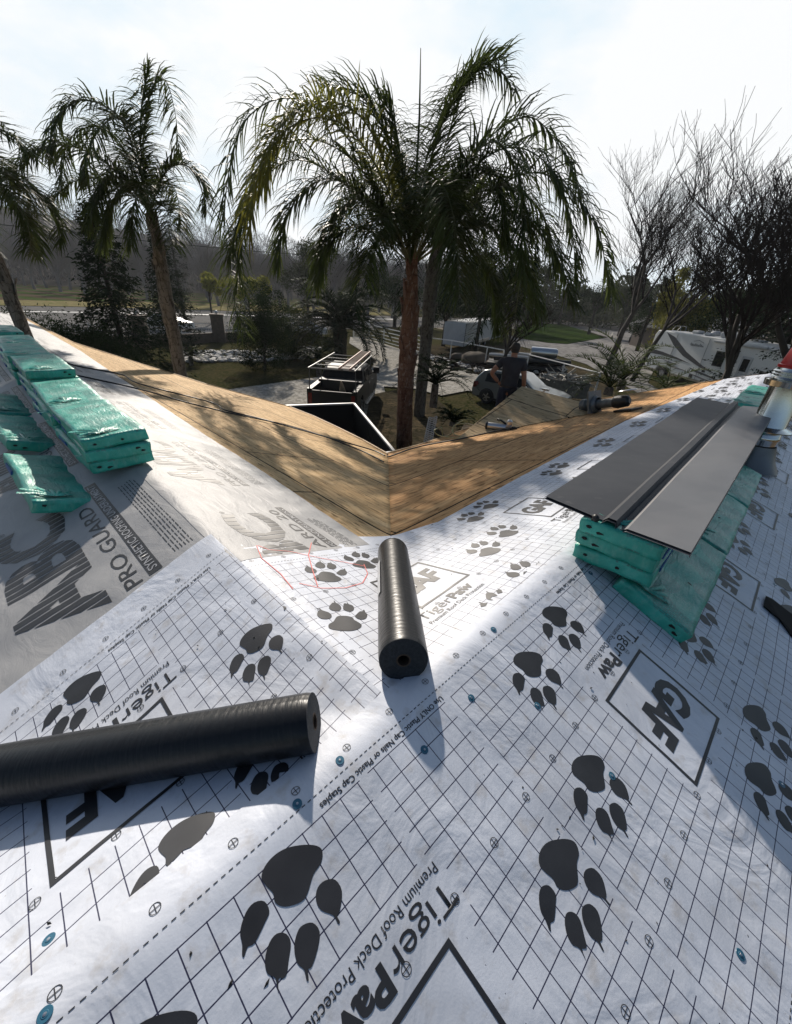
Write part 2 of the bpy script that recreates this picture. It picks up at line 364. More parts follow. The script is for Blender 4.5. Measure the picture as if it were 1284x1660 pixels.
wall([(3.6, 8.6), (3.6, 3.6)], -3.8, -1.28); wall([(.9, 19), (.9, 11.2), (3.6, 8.6)], -3.8, -1.3); wall([(3.75, 3.6), (10.2, 3.6), (10.2, -3.8)], -3.8, -1.3)
wall([(10.2, -3.9), (-3.8, -3.9), (-3.8, 19)], -3.8, -1.36)
def fascia(fn, xs, axis):
    mb = MB()
    for x0, x1 in zip(xs, xs[1:]):
        p = []
        for x in (x0, x1):
            e = fn(x); a, b = (e, x) if axis == 'L' else (x, e)
            z = float(zroof(a, b)); p.append((a, b, z))
        (a0, b0, z0), (a1, b1, z1) = p; k = .035
        da, db = (k, 0) if axis == 'L' else (0, k)
        v = [W(a0, b0, z0-.17), W(a1, b1, z1-.17), W(a1+da, b1+db, z1-.17), W(a0+da, b0+db, z0-.17), W(a0, b0, z0+.003), W(a1, b1, z1+.003), W(a1+da, b1+db, z1+.003), W(a0+da, b0+db, z0+.003)]
        mb.add(v, [(0,3,2,1),(4,5,6,7),(0,1,5,4),(1,2,6,5),(2,3,7,6),(3,0,4,7)])
    return fix(mb.build('fascia', M_EDGE))
fascia(eaL, [4.2, 5.34, 6.5, 7.8, 8.8, 9.25, 9.9, 10.5, 11.4, 12.25, 13.25, 16, 20], 'L')
fascia(ebR, [4.25, 5.0, 5.7, 7.2, 9.3, 11.04, 11.7, 12.3, 12.6], 'R')

# ---- printed underlayment
PADS = [(0.039,-0.052),(0.013,-0.055),(-0.018,-0.046),(-0.056,-0.02),(-0.073,0.004),(-0.06,0.024),(-0.033,0.031),(-0.005,0.049),(0.013,0.051),(0.041,0.036),(0.054,0.017),(0.05,0.0),(0.055,-0.022),(0.055,-0.04)]
TOES = [[(0.107,-0.01),(0.087,-0.013),(0.07,-0.001),(0.07,0.02),(0.085,0.029),(0.115,0.042),(0.128,0.038),(0.14,0.046),(0.141,0.04),(0.134,0.027),(0.128,0.007)],
 [(0.094,0.061),(0.076,0.059),(0.062,0.072),(0.062,0.09),(0.078,0.108),(0.09,0.121),(0.098,0.123),(0.106,0.117),(0.116,0.133),(0.11,0.112),(0.118,0.096),(0.112,0.076)],
 [(0.043,0.085),(0.029,0.084),(0.012,0.095),(0.009,0.116),(0.026,0.134),(0.049,0.147),(0.057,0.145),(0.064,0.158),(0.067,0.155),(0.063,0.14),(0.068,0.123),(0.06,0.099)],
 [(-0.028,0.055),(-0.047,0.056),(-0.065,0.07),(-0.065,0.096),(-0.043,0.118),(-0.033,0.121),(-0.032,0.133),(-0.027,0.132),(-0.027,0.115),(-0.012,0.09),(-0.014,0.068)]]
def rounded(pts, n=1):
    for _ in range(n):
        q = []
        for (x0, y0), (x1, y1) in zip(pts, pts[1:]+pts[:1]): q += [(x0*.75+x1*.25, y0*.75+y1*.25), (x0*.25+x1*.75, y0*.25+y1*.75)]
        pts = q
    return pts
def crom(P, n=4):
    out = []; N = len(P)
    for i in range(N):
        p0, p1, p2, p3 = P[i-1], P[i], P[(i+1) % N], P[(i+2) % N]
        for j in range(n): t = j/n; out.append(tuple(.5*(2*p1[c]+(p2[c]-p0[c])*t+(2*p0[c]-5*p1[c]+4*p2[c]-p3[c])*t*t+(3*p1[c]-p0[c]-3*p2[c]+p3[c])*t**3) for c in (0, 1)))
    return out
PAW = [crom(PADS)] + [crom(t_, 3) for t_ in TOES]
def fit(s, width, size, **k):
    vs, fs = text_polys(s, size, **k); x0 = min(v[0] for v in vs); x1 = max(v[0] for v in vs); c = width/(x1-x0)
    return [((x-x0)*c, y) for x, y in vs], fs
RING = [(math.cos(i*math.pi/7), math.sin(i*math.pi/7)) for i in range(14)]
def tiger_print(x0, x1, drops=()):
    p = Print(); P_ = 1.33
    for i in range(math.floor(x0/P_)-1, math.ceil(x1/P_)+2):
        o = i*P_
        if o < x0-.8 or o > x1+.8: continue
        for q in ((-.192,-.182,.192,-.170),(-.192,.170,.192,.182),(-.192,-.170,-.180,.170),(.180,-.170,.192,.170)): p.rect(o+q[0], q[1], o+q[2], q[3])
        vs, fs = fit('GAF', .305, .195, bold=.0085, shear=.12, space=.9); p.add(vs, fs, at=(o-.155, 0))
        vs, fs = fit('Tiger', .205, .078); p.add(vs, fs, at=(o-.262, -.237))
        vs, fs = fit('Paw', .155, .078, bold=.0030); p.add(vs, fs, at=(o-.048, -.237))
        vs, fs = fit('Premium Roof Deck Protection', .40, .034); p.add(vs, fs, at=(o-.262, -.293))
        for ln in (0, 1):
            vs, fs = fit('Use ONLY Plastic Cap Nails or Plastic Cap Staples', .49, .0235, bold=.0004); p.add(vs, fs, at=(o-.60, -.578+ln*0))
            break
        for px_, py_, fl in ((.014, -.51, 1), (.335, -.455, 1), (.489, -.105, 1), (.784, -.057, 1), (-.37, .306, 1), (-.077, .361, 1)):
            for poly in PAW: p.poly(poly, at=(o+px_, py_), fx=fl, sc=1.04)
    n0 = int(x0/.171)-1
    for i in range(n0, int(x1/.171)+1):
        for y in (-.215, .19, -.655, .565):
            c = (i*.171+.05, y)
            for k in range(14):
                (c0, s0), (c1, s1) = RING[k], RING[(k+1) % 14]
                p.poly([(c0*.0105, s0*.0105), (c0*.0122, s0*.0122), (c1*.0122, s1*.0122), (c1*.0105, s1*.0105)], at=c)
            p.rect(c[0]-.0105, c[1]-.0009, c[0]+.0105, c[1]+.0009); p.rect(c[0]-.0009, c[1]-.0105, c[0]+.0009, c[1]-.0009); p.rect(c[0]-.0009, c[1]+.0009, c[0]+.0009, c[1]+.0105)
    i = x0
    while i < x1:
        for y in (-.608, .52): p.rect(i, y-.0012, i+.010, y+.0012)
        i += .0175
    return p
NEAR = 3.0
def tiger_sheet(us, vs, fab_sheet, to_ab, from_ab, keep, off, xr, amp, label, pe=.0008):
    base = sheet(us, vs, fab_sheet, from_ab, off, amp)
    pr = tiger_print(*xr).finish(to_ab, keep, (lambda A, B: off+pe+.0012*np.clip(np.hypot(A, B)-1.4, 0, 5)), amp)
    o = mesh_uv('underlayment', [(*base, 0), (*pr, 1)], [M_PAPER, M_INK], None); fix(o); o['label'] = label; return o
dr = lambda A: .03*np.minimum(A, 1.6)
def mn(k, shift, t0, t1, off, amp, xr, us, label):
    toab = lambda X, Y: (.875+shift-X, -CP*(Y+.65+k*1.13+dr(.875+shift-X)))
    frab = lambda A, B: (.875+shift-A, -B/CP-.65-k*1.13-dr(A))
    fab = lambda U, V: (U, -CP*(V+dr(U)))
    keep = lambda A, B: ((-B/CP-dr(A)) > t0+.004) & ((-B/CP-dr(A)) < t1-.004) & (A > us[0]) & (A < us[-1])
    return tiger_sheet(us, seg(t0, t1, 5, .03, .03), fab, toab, frab, keep, off, xr, amp, label)
mn(0, 0, -.075, 1.27, .016, .0028, (-12, 2.8), seg(-1.8, 12.5, 2.6, .03, .16, .3), 'white printed underlayment strip along the near side of the main ridge')
mn(1, .45, -.05, 1.27, .010, .0028, (-11.2, .6), seg(.1, 12.4, 2.5, .045, .2, 1.2), 'second white printed strip downslope at right')
mn(2, -.2, -.05, 1.27, .006, .003, (-10, -1), seg(1.5, 12.3, 3, .08, .2, 2), 'third white printed strip downslope at right')
# far side of the main ridge, wrapping across the valley to the other ridge
EB = [(-.05, 1.38), (0, 1.37), (.5, 1.24), (1.09, 1.135), (1.5, 1.0), (2.85, 1.05), (6.2, 1.13), (11.8, .80), (12.4, .78)]
ebB = lambda A: np.interp(A, *zip(*EB))
fabB = lambda U, V: (U, .02+V*(ebB(U)-.02))
keepB = lambda A, B: (A > -.025) & (B > .08) & (B < ebB(A)-.004)
usB = seg(-.03, 12.4, 2.4, .03, .16, .3)
tiger_sheet(usB, [i/40 for i in range(41)], fabB, lambda X, Y: (X+.68, (Y+.5)*.97), lambda A, B: (A-.68, B/.97-.5), keepB, .011, (-.8, 11.6), .003, 'sunlit white printed strip beyond the ridge, dipping into the valley', pe=.0016)
fabC = lambda U, V: (-U, .02+V*(1.37-.14*U-.02))
keepC = lambda A, B: (A < -.005) & (B > .08) & (B < 1.37+.14*A-.004)
tiger_sheet(seg(.0, 3.2, 2, .03, .06), [i/42 for i in range(43)], fabC, lambda X, Y: (-(X+.72)*.96, .57-Y-.14*(X+.72)*.96), lambda A, B: (-A/.96-.72, .57-B+.14*A), keepC, .0135, (-.8, 2.8), .003, 'white printed strip under the black roll at left', pe=.0016)
# grey underlayment with striped lettering
def striped(s, width, size, bold):
    vs, fs = fit(s, width, size, bold=bold); bm = bmesh.new(); v = [bm.verts.new((x, y, 0)) for x, y in vs]
    for f in fs:
        try: bm.faces.new([v[i] for i in f])
        except ValueError: pass
    bmesh.ops.triangulate(bm, faces=bm.faces[:])
    cuts = [(i*.052, i*.052+.0105) for i in range(1, int(width/.052)+1)]
    for lo_, hi_ in cuts:
        for c in (lo_, hi_): bmesh.ops.bisect_plane(bm, geom=bm.verts[:]+bm.edges[:]+bm.faces[:], dist=1e-6, plane_co=(c, 0, 0), plane_no=(1, 0, 0))
    dead = [f for f in bm.faces if any(lo_ < f.calc_center_median().x < hi_ for lo_, hi_ in cuts)]
    bmesh.ops.delete(bm, geom=dead, context='FACES'); bm.verts.ensure_lookup_table()
    for i, q in enumerate(bm.verts): q.index = i
    r = [(q.co.x, q.co.y) for q in bm.verts], [tuple(q.index for q in f.verts) for f in bm.faces]; bm.free(); return r
ABC = striped('ABC', 1.16, .475, .020)
def abc_print(n0, n1):
    d, l = Print(), Print()
    for i in range(n0, n1):
        o = i*1.68
        d.add(*ABC, at=(o+1.345, .675)); d.add(*fit('PRO GUARD 20', 1.20, .112, bold=.0006), at=(o+1.345, .40)); d.rect(o+1.35, .268, o+2.60, .334)
        l.add(*fit('SYNTHETIC ROOFING UNDERLAYMENT', 1.19, .062, bold=.0008), at=(o+1.38, .301))
        d.add(*text_polys('\u00ae', .05), at=(o+2.53, .82))
        for r in range(6):
            x = o+1.40
            while x < o+2.35:
                ln = random.uniform(.02, .07); d.rect(x, .085+r*.019, x+ln, .090+r*.019); x += ln+.012
    return d, l
def abc_sheet(us, vs, fab, toab, frab, keep, off, n, amp, label):
    base = sheet(us, vs, fab, frab, off, amp); d, l = abc_print(*n)
    o = mesh_uv('underlayment', [(*base, 0), (*d.finish(toab, keep, off+.0015, amp, .05), 1), (*l.finish(toab, keep, off+.003, amp, .05), 2)], [M_ABC, M_INK, M_ABCL], None)
    fix(o); o['label'] = label; return o
usA = seg(1.05, 19.5, 2.2, .04, .3, 1.6)
abc_sheet(usA, [i/26 for i in range(27)], lambda U, V: (-.0-V*1.02, U), lambda X, Y: (-Y*.965, X), lambda A, B: (B, -A/.965), lambda A, B: (A < -.006) & (A > -1.01) & (B > 1.06), .0085, (0, 9), .005, 'grey underlayment with striped lettering on the shaded side of the left ridge')
abc_sheet(usA, [i/26 for i in range(27)], lambda U, V: (-.95-V*1.05, U), lambda X, Y: (-(Y+1.0)*.965, X+.3), lambda A, B: (B-.3, -A/.965-1.0), lambda A, B: (A < -.96) & (A > -2.0) & (B > 1.06), .004, (0, 8), .005, 'second grey strip lower on the shaded side')
eF = lambda b: np.interp(b, [1.0, 1.18, 2.6, 4.4, 11, 20], [.84, .86, .935, .985, 1.29, 1.32])
abc_sheet(usA, [i/30 for i in range(31)], lambda U, V: (-.035+V*(eF(U)+.035), U), lambda X, Y: ((.86-.82*Y)*.95, X+.785-1.68), lambda A, B: (B-.785+1.68, (.86-A/.95)/.82), lambda A, B: (A > -.03) & (A < eF(B)-.004) & (B > 1.06), .0105, (0, 10), .005, 'sunlit grey underlayment with striped lettering beside the pale plywood')
# red crayon scribble and blue cap nails
M_RED = mat('red_crayon', (.75, .18, .16), rough=.7)
def on_roof(px, py, off=0.0):
    r = ray(px, py); lo_, hi_ = .3, 60.0
    def g(t_):
        q = C0+r*t_-J; a, b = q.dot(D1), q.dot(D2); return q.z-float(zroof(a, b))-off
    t_ = .3
    while g(t_) > 0 and t_ < 60: t_ += .05
    lo_, hi_ = t_-.05, t_
    for _ in range(30):
        mid = (lo_+hi_)/2
        if g(mid) > 0: lo_ = mid
        else: hi_ = mid
    q = C0+r*hi_-J; return q.dot(D1), q.dot(D2)
def scribble(pts):
    mb = MB(); ab = [on_roof(*p, .014) for p in pts]; out = []
    for (a0, b0), (a1, b1) in zip(ab, ab[1:]):
        n = max(2, int(math.hypot(a1-a0, b1-b0)/.02))
        out += [(a0+(a1-a0)*i/n, b0+(b1-b0)*i/n) for i in range(n)]
    out.append(ab[-1]); A = np.array([o[0] for o in out]); B = np.array([o[1] for o in out])
    d = np.gradient(A), np.gradient(B); L = np.hypot(*d)+1e-9; nx, ny = -d[1]/L*.0022, d[0]/L*.0022
    v = draped(A-nx, B-ny, .0137, .003)+draped(A+nx, B+ny, .0137, .003); n = len(A)
    mb.add(v, [(i, i+1, n+i+1, n+i) for i in range(n-1)]); return mb
mb = MB()
for pts in ([(416,884),(424,905),(455,930),(475,955)], [(418,884),(436,891),(470,894),(520,905)], [(505,880),(500,900),(507,925),(515,950)], [(485,945),(520,953),(560,953),(588,945),(596,930),(590,915)], [(520,905),(560,912),(590,918)]):
    q = scribble(pts); mb.add(q.v, q.f)
o = fix(mb.build('crayon_mark', M_RED)); o['label'] = 'red crayon scribble on the sunlit underlayment'
M_CAP = mat('blue_plastic_cap', (.03, .12, .19), rough=.35); M_NAIL = mat('steel_nail', (.55, .56, .58), rough=.3, metal=1)
capm = MB(); capm.lathe([(.0, .0018), (.0055, .0018), (.0065, .0009), (.0118, .0009), (.0125, 0)], 18); capm.lathe([(0, .0030), (.003, .0028), (.0034, .0018)], 10, 1)
capo = capm.build('cap_nail', [M_CAP, M_NAIL]); capo['label'] = 'blue plastic cap nail holding the underlayment'
first = True
for px, py in [(688,1216),(764,1132),(871,1145),(992,1258),(1200,1548),(78,1522),(73,1645),(482,1303),(551,1233),(800,1021),(1267,1272),(1256,948),(957,930)]:
    o = capo if first else capo.copy()
    if not first: COL.objects.link(o)
    first = False
    a, b = on_roof(px, py, .018); e = .02
    h = lambda x, y: float(zroof(x, y)+wrinkle(x, y, .0028)); off = .0195 if b < .075 else .0155
    n = Vector((-(h(a+e, b)-h(a-e, b))/(2*e), -(h(a, b+e)-h(a, b-e))/(2*e), 1))
    nw = (D1*n.x+D2*n.y+Vector((0, 0, 1))).normalized(); o.matrix_world = Matrix.Translation(W(a, b, h(a, b)+off)) @ nw.to_track_quat('Z', 'Y').to_matrix().to_4x4() @ Matrix.Rotation(random.random()*6, 4, 'Z')
    mw = o.matrix_world.copy(); o.parent = house; o.matrix_parent_inverse = Matrix.Translation(-HL); o.matrix_basis = mw

# ---- low gabled roof over the entry, on the far right slope
ge = MB(); r0, r1, l1, v0 = (8.6, 2.15, -.68), (8.8, 4.35, -.68), (6.35, 4.25, -1.16), (5.45, 3.62, -1.19)
zz = lambda a, b: float(zroof(a, b))+.012
def abz(px, py, dz): q = at_z(px, py, J.z+dz)-J; return (q.dot(D1), q.dot(D2), dz)
r1 = abz(846, 626, -.52); l1 = abz(765, 690, -1.08)
top = [r0, r1, l1, v0, (7.05, 2.62, zz(7.05, 2.62)), (7.6, 2.17, zz(7.6, 2.17))]
v0 = (5.45, 3.62, zz(5.45, 3.62)); top[3] = v0; top[0] = (8.3, 2.1, zz(8.3, 2.1)+.01)
def plate(pts, th, m, name, uvf, label=None):
    v = [tuple(W(*p)) for p in pts]; lo_ = [tuple(W(p[0], p[1], p[2]-th)) for p in pts]; n = len(pts)
    f = [tuple(range(n)), tuple(range(n, 2*n))[::-1]] + [(i, i+n, (i+1) % n+n, (i+1) % n) for i in range(n)]
    o = mesh_uv(name, [(v+lo_, f, [uvf(p) for p in pts]*2, 0)], [m], None, smooth=False); fix(o)
    bm = bmesh.new(); bm.from_mesh(o.data); bmesh.ops.recalc_face_normals(bm, faces=bm.faces); bm.to_mesh(o.data); bm.free()
    if label: o['label'] = label
    return o
M_PLYG = ply_mat('plywood_knotty', (.62, .43, .23), (.72, .54, .32), 1.1)
plate(top, .03, M_PLYG, 'roof_deck', lambda p: (p[1]*1.0, p[0]), 'small plywood roof slope over the entry')
plate([r1, top[0], (10.0, 2.3, -1.1), (10.0, 4.2, -1.1)], .03, M_PLYG, 'roof_deck', lambda p: (p[1], p[0]))
gb = MB()
for q in ([(6.35, 3.75, -3.8), (9.9, 3.75, -3.8), (9.9, 3.75, -1.13), (7.7, 3.75, -.62), (6.35, 3.75, -1.2)],):
    gb.add([W(*p) for p in q]+[W(p[0], p[1]-.12, p[2]) for p in q], [(0, 1, 2, 3, 4), (9, 8, 7, 6, 5)]+[(i, (i+1) % 5, (i+1) % 5+5, i+5) for i in range(5)])
fix(gb.build('wall', M_WALL))
# ---------------------------------------------------------------- shingle bundles in green film
def bundle_mat():
    m = mat('green_shrink_film', (.02, .33, .25), rough=.28, spec=.6); k = NT(m); tcn = m.node_tree.nodes.new('ShaderNodeTexCoord'); ob = tcn.outputs['Object']
    oi = m.node_tree.nodes.new('ShaderNodeObjectInfo'); x, y, z = k.sep(ob); gn = m.node_tree.nodes.new('ShaderNodeNewGeometry')
    va = m.node_tree.nodes.new('ShaderNodeVectorMath'); va.operation = 'ADD'; m.node_tree.links.new(ob, va.inputs[0]); m.node_tree.links.new(oi.outputs['Random'], va.inputs[1]); pv = va.outputs[0]
    n = k.noise(pv, 6, 6, .6); col = k.mix(k.ramp(n, .35, .7), (.018, .30, .225), (.045, .46, .36))
    # ghost of the printed panels: short bars in blocks on the broad faces
    br = m.node_tree.nodes.new('ShaderNodeTexBrick'); br.inputs['Scale'].default_value = 1; br.inputs['Brick Width'].default_value = .030; br.inputs['Row Height'].default_value = .0125
    br.inputs['Mortar Size'].default_value = .0022; br.offset = .37; br.inputs['Mortar Smooth'].default_value = 0
    m.node_tree.links.new(k.map(ob, (1, 1, 1), (0, 0, math.pi/2)), br.inputs[0])
    blk = k.m('MULTIPLY', k.m('GREATER_THAN', k.noise(k.map(pv, (7, 5, 1)), 1, 0), .50), k.m('GREATER_THAN', k.m('ABSOLUTE', z), .027))
    fac = k.m('MULTIPLY', k.m('MULTIPLY', k.m('SUBTRACT', 1.0, br.outputs['Fac']), blk), .8)
    col = k.mix(fac, col, (.06, .20, .175))
    dust = k.ramp(k.noise(k.map(pv, (4, 9, 4)), 3, 7, .65), .50, .78); col = k.mix(k.m('MULTIPLY', dust, .4), col, (.33, .55, .48)); k.set('Base Color', col)
    cr = k.noise(k.map(pv, (3, 11, 6)), 2.6, 7, .6, 1.8); cr2 = k.noise(k.map(pv, (9, 4, 9)), 4, 3, .5, .6)
    k.set('Normal', k.bump(cr2, .14, .006, k.bump(cr, .34, .020))); k.set('Roughness', k.ramp(n, .3, .7, (.25, .25, .25), (.5, .5, .5))); return m
M_FILM = bundle_mat(); M_TEAR = mat('asphalt_shingle_edge', (.02, .02, .02), rough=.95, bump=.4, bscale=80)
M_BLUE = mat('blue_band', (.03, .10, .32), rough=.4)
M_PALEF = mat('pale_film_glare', (.10, .50, .42), rough=.15, var=.2, vscale=20)
BL, BW, BH = .95, .37, .078
def bundle_mesh(seed):
    r = np.random.RandomState(seed); nx, ny, nz_ = 34, 14, 4; mb = MB()
    ph = r.uniform(0, 6, 8); idx = {}
    def P(i, j, k_):
        x, y, z = -BL/2+BL*i/nx, -BW/2+BW*j/ny, -BH/2+BH*k_/nz_
        ex = max(0, abs(x)-BL/2+.02)/.02; ey = max(0, abs(y)-BW/2+.015)/.015
        z *= 1-.07*ex**2-.08*ey**2
        z += .004*math.sin(7*x+ph[0])*math.sin(9*y+ph[1])+.0025*math.sin(31*x+13*y+ph[2])+.002*math.sin(23*y-17*x+ph[3])+.006*math.sin(3.1*x+ph[6])
        y += .0015*math.sin(11*x+ph[4])*abs(y)/BW*2 + .0035*math.sin(60*z+9*x+ph[7]); x += (.003*math.sin(19*y+ph[5])+.003*math.sin(47*y+60*z+ph[2]))*abs(x)/BL*2
        return (x, y, z)
    def V(i, j, k_):
        if (i, j, k_) not in idx: idx[(i, j, k_)] = len(mb.v); mb.v.append(P(i, j, k_))
        return idx[(i, j, k_)]
    def F(*q): mb.f.append(q); mb.m.append(0)
    for i in range(nx):
        for j in range(ny): F(V(i,j,0),V(i,j+1,0),V(i+1,j+1,0),V(i+1,j,0)); F(V(i,j,nz_),V(i+1,j,nz_),V(i+1,j+1,nz_),V(i,j+1,nz_))
        for k_ in range(nz_): F(V(i,0,k_),V(i+1,0,k_),V(i+1,0,k_+1),V(i,0,k_+1)); F(V(i,ny,k_),V(i,ny,k_+1),V(i+1,ny,k_+1),V(i+1,ny,k_))
    for j in range(ny):
        for k_ in range(nz_): F(V(0,j,k_),V(0,j,k_+1),V(0,j+1,k_+1),V(0,j+1,k_)); F(V(nx,j,k_),V(nx,j+1,k_),V(nx,j+1,k_+1),V(nx,j,k_+1))
    return mb, r
protos = []
for sd_ in (3, 11, 29, 41):
    mb, r = bundle_mesh(sd_); me_o = mb.build('wrapper', M_FILM, smooth=True, fixn=True)
    root = empty('shingle_bundle'); me_o.parent = root
    for _ in range(2):          # tears that show the shingles, mostly on the ends
        y = r.uniform(-.15, .15); s = r.uniform(.009, .018); x = -BL/2-.0055; z = r.uniform(-.015, .015); t = MB()
        pts = [(s*r.uniform(.5, 1.5)*math.cos(q*1.05), s*.6*r.uniform(.4, 1.4)*math.sin(q*1.05)) for q in range(6)]
        t.add([(x, y+p[0], z+p[1]) for p in pts]+[(x*.985, y+p[0], z+p[1]) for p in pts], [(0,1,2,3,4,5)]+[(i, (i+1) % 6, (i+1) % 6+6, i+6) for i in range(6)])
        t.build('film_tear', M_TEAR, root)
    x, y = r.uniform(-.4, .4), r.uniform(-.14, .14); s = r.uniform(.010, .022); a_ = r.uniform(0, 3); t = MB()
    t.add([(x+s*c*math.cos(a_)-s*.4*d*math.sin(a_), y+s*c*math.sin(a_)+s*.4*d*math.cos(a_), BH/2+.0105) for c, d in ((-1,0),(-.3,1),(1,.6),(.7,-.8),(-.4,-.9))], [(0,1,2,3,4)]); t.build('film_tear', M_TEAR, root)
    lb = MB(); lb.box((-.30, -BW/2-.0065, -.028), (-.02, -BW/2+.004, -.004)); lb.build('printed_band', M_BLUE, root)
    lb = MB(); lb.box((.16, BW/2-.004, -.02), (.36, BW/2+.0065, .006)); lb.build('printed_band', M_BLUE, root)
    fl = MB(); n = 12                              # puckered film gathered near one end
    for q in range(7):
        an = -1.25+.42*q; L_ = r.uniform(.09, .20); p0 = Vector((-BL/2+.06, .07, BH/2+.006)); d = Vector((math.cos(an), math.sin(an), 0)); pr_ = Vector((-d.y, d.x, 0))*.007
        vs = []
        for i in range(n+1):
            c = p0+d*L_*i/n; wz = .010*math.sin(math.pi*i/n); vs += [c-pr_*(1+i/n), c+Vector((0, 0, wz)), c+pr_*(1+i/n)]
        fl.add(vs, [(3*i, 3*i+1, 3*i+4, 3*i+3) for i in range(n)]+[(3*i+1, 3*i+2, 3*i+5, 3*i+4) for i in range(n)])
    fl.build('film_pleat', M_FILM, root, smooth=True)
    protos.append(root)
used_p = set()
def put_bundle(a, b, h, along, tilt, label, group, pi=None, yaw=0.0, flip=False):
    """a,b,h centre in the roof frame; along 'a' or 'b'; tilt about the long axis"""
    i = random.randrange(4) if pi is None else pi
    o = protos[i] if i not in used_p else copy_tree(protos[i]); used_p.add(i)
    ax = (D1 if along == 'a' else D2)*(-1 if flip else 1); up = Vector((0, 0, 1)); sd_ = up.cross(ax)
    M = Matrix((ax, sd_, up)).transposed().to_4x4()
    o.matrix_world = Matrix.Translation(W(a, b, h)) @ Matrix.Rotation(yaw, 4, 'Z') @ M @ Matrix.Rotation(tilt, 4, 'X')
    tag(o, label, 'shingle bundle', group); return o
SL = math.radians(18.4)
GR, GLf = 'bundles laid along the right ridge', 'bundles laid along the left ridge'
# right: lower row lying on the near slope
low = [(1.31, 'green shingle bundle on the near slope, closest to camera, below the metal flashing'),
       (2.29, 'green shingle bundle on the near slope, second from the camera beneath the metal flashing'),
       (3.27, 'green shingle bundle on the near slope just before the steel flue'),
       (5.05, 'green shingle bundle on the near slope just behind the steel flue'),
       (6.05, 'green shingle bundle on the near slope, second behind the flue'), (7.05, 'green shingle bundle on the near slope, farthest at the right edge')]
for i, (a, lb_) in enumerate(low):
    t = .27+.19; wv = math.cos(SL); h = -T*t*CP+BH/2+.018
    put_bundle(a+BL/2, -t*CP, h+.01, 'a', SL, lb_, GR, (0, 2, 1, 3, 0, 2)[i], yaw=random.uniform(-.02, .02), flip=False)
ups = [(1.30, 3, 'stack under the near end of the metal flashing'), (2.30, 3, 'stack under the middle of the metal flashing'), (3.30, 3, 'stack under the far end of the metal flashing'), (6.3, 2, 'stack on the ridge behind the steel flue'), (7.4, 2, 'farthest stack on the right ridge')]
LAY = {3: ['bottom', 'middle', 'top'], 2: ['bottom', 'top'], 4: ['bottom', 'second lowest', 'second highest', 'top']}
for a, n, lb_ in ups:
    for k_ in range(n):
        put_bundle(a+BL/2+random.uniform(-.015, .015), -.195+random.uniform(-.012, .012), .03+BH/2+k_*(BH+.001), 'a', random.uniform(-.01, .01), 'green bundle, %s of the %s' % (LAY[n][k_], lb_), GR, yaw=random.uniform(-.02, .02))
# left: stacks across the left ridge, running away from the camera
for b, n, a, lb_ in [(2.50, 3, -.085, 'nearest stack on the left ridge'), (3.47, 3, -.09, 'second stack on the left ridge'), (4.50, 4, -.06, 'third stack on the left ridge'), (5.5, 4, -.08, 'fourth stack on the left ridge'), (7.0, 3, .02, 'fifth stack on the left ridge'), (8.4, 3, .0, 'farthest stack on the left ridge')]:
    for k_ in range(n):
        put_bundle(a+random.uniform(-.012, .012), b+BL/2+random.uniform(-.015, .015), .03+BH/2+k_*(BH+.001), 'b', random.uniform(-.01, .01), 'green bundle, %s of the %s' % (LAY[n][k_], lb_), GLf, yaw=random.uniform(-.03, .03), flip=False)
for b, t, lb_ in [(2.37, .27, 'green shingle bundle lying flat on the grey underlayment, nearest at left'), (3.60, .25, 'green shingle bundle lying flat on the slope, second from the camera at left'), (4.65, .26, 'green shingle bundle lying flat on the slope at the left edge')]:
    tc_ = t+.2; put_bundle(-tc_*CP, b+BL/2, -T*tc_*CP+BH/2+.022, 'b', SL, lb_, GLf, yaw=.03)

# ---------------------------------------------------------------- black rolls
M_ROLL = mat('black_membrane', (.011, .012, .014), rough=.36, spec=.35, bump=.14, bscale=5, stretch=(16, 3, 3)); M_ROLLEND = mat('roll_edge_layers', (.016, .018, .021), rough=.75)
def rollend():
    m = M_ROLLEND; k = NT(m); tcn = m.node_tree.nodes.new('ShaderNodeTexCoord'); x, y, z = k.sep(tcn.outputs['Object'])
    rr = k.m('SQRT', k.m('ADD', k.m('MULTIPLY', y, y), k.m('MULTIPLY', z, z))); wv = k.m('SINE', k.m('MULTIPLY', rr, 1400)); n = k.noise(k.map(tcn.outputs['Object'], (1, 30, 30)), 3, 3)
    k.set('Base Color', k.mix(k.ramp(k.m('ADD', k.m('MULTIPLY', wv, .25), n), .3, .8), (.008, .010, .013), (.035, .04, .048)))
    k.set('Normal', k.bump(wv, .3, .001))
rollend(); M_CORE = mat('brown_cardboard', (.07, .045, .03), rough=.9); M_LBL = mat('white_paper_label', (.6, .6, .6), rough=.6)
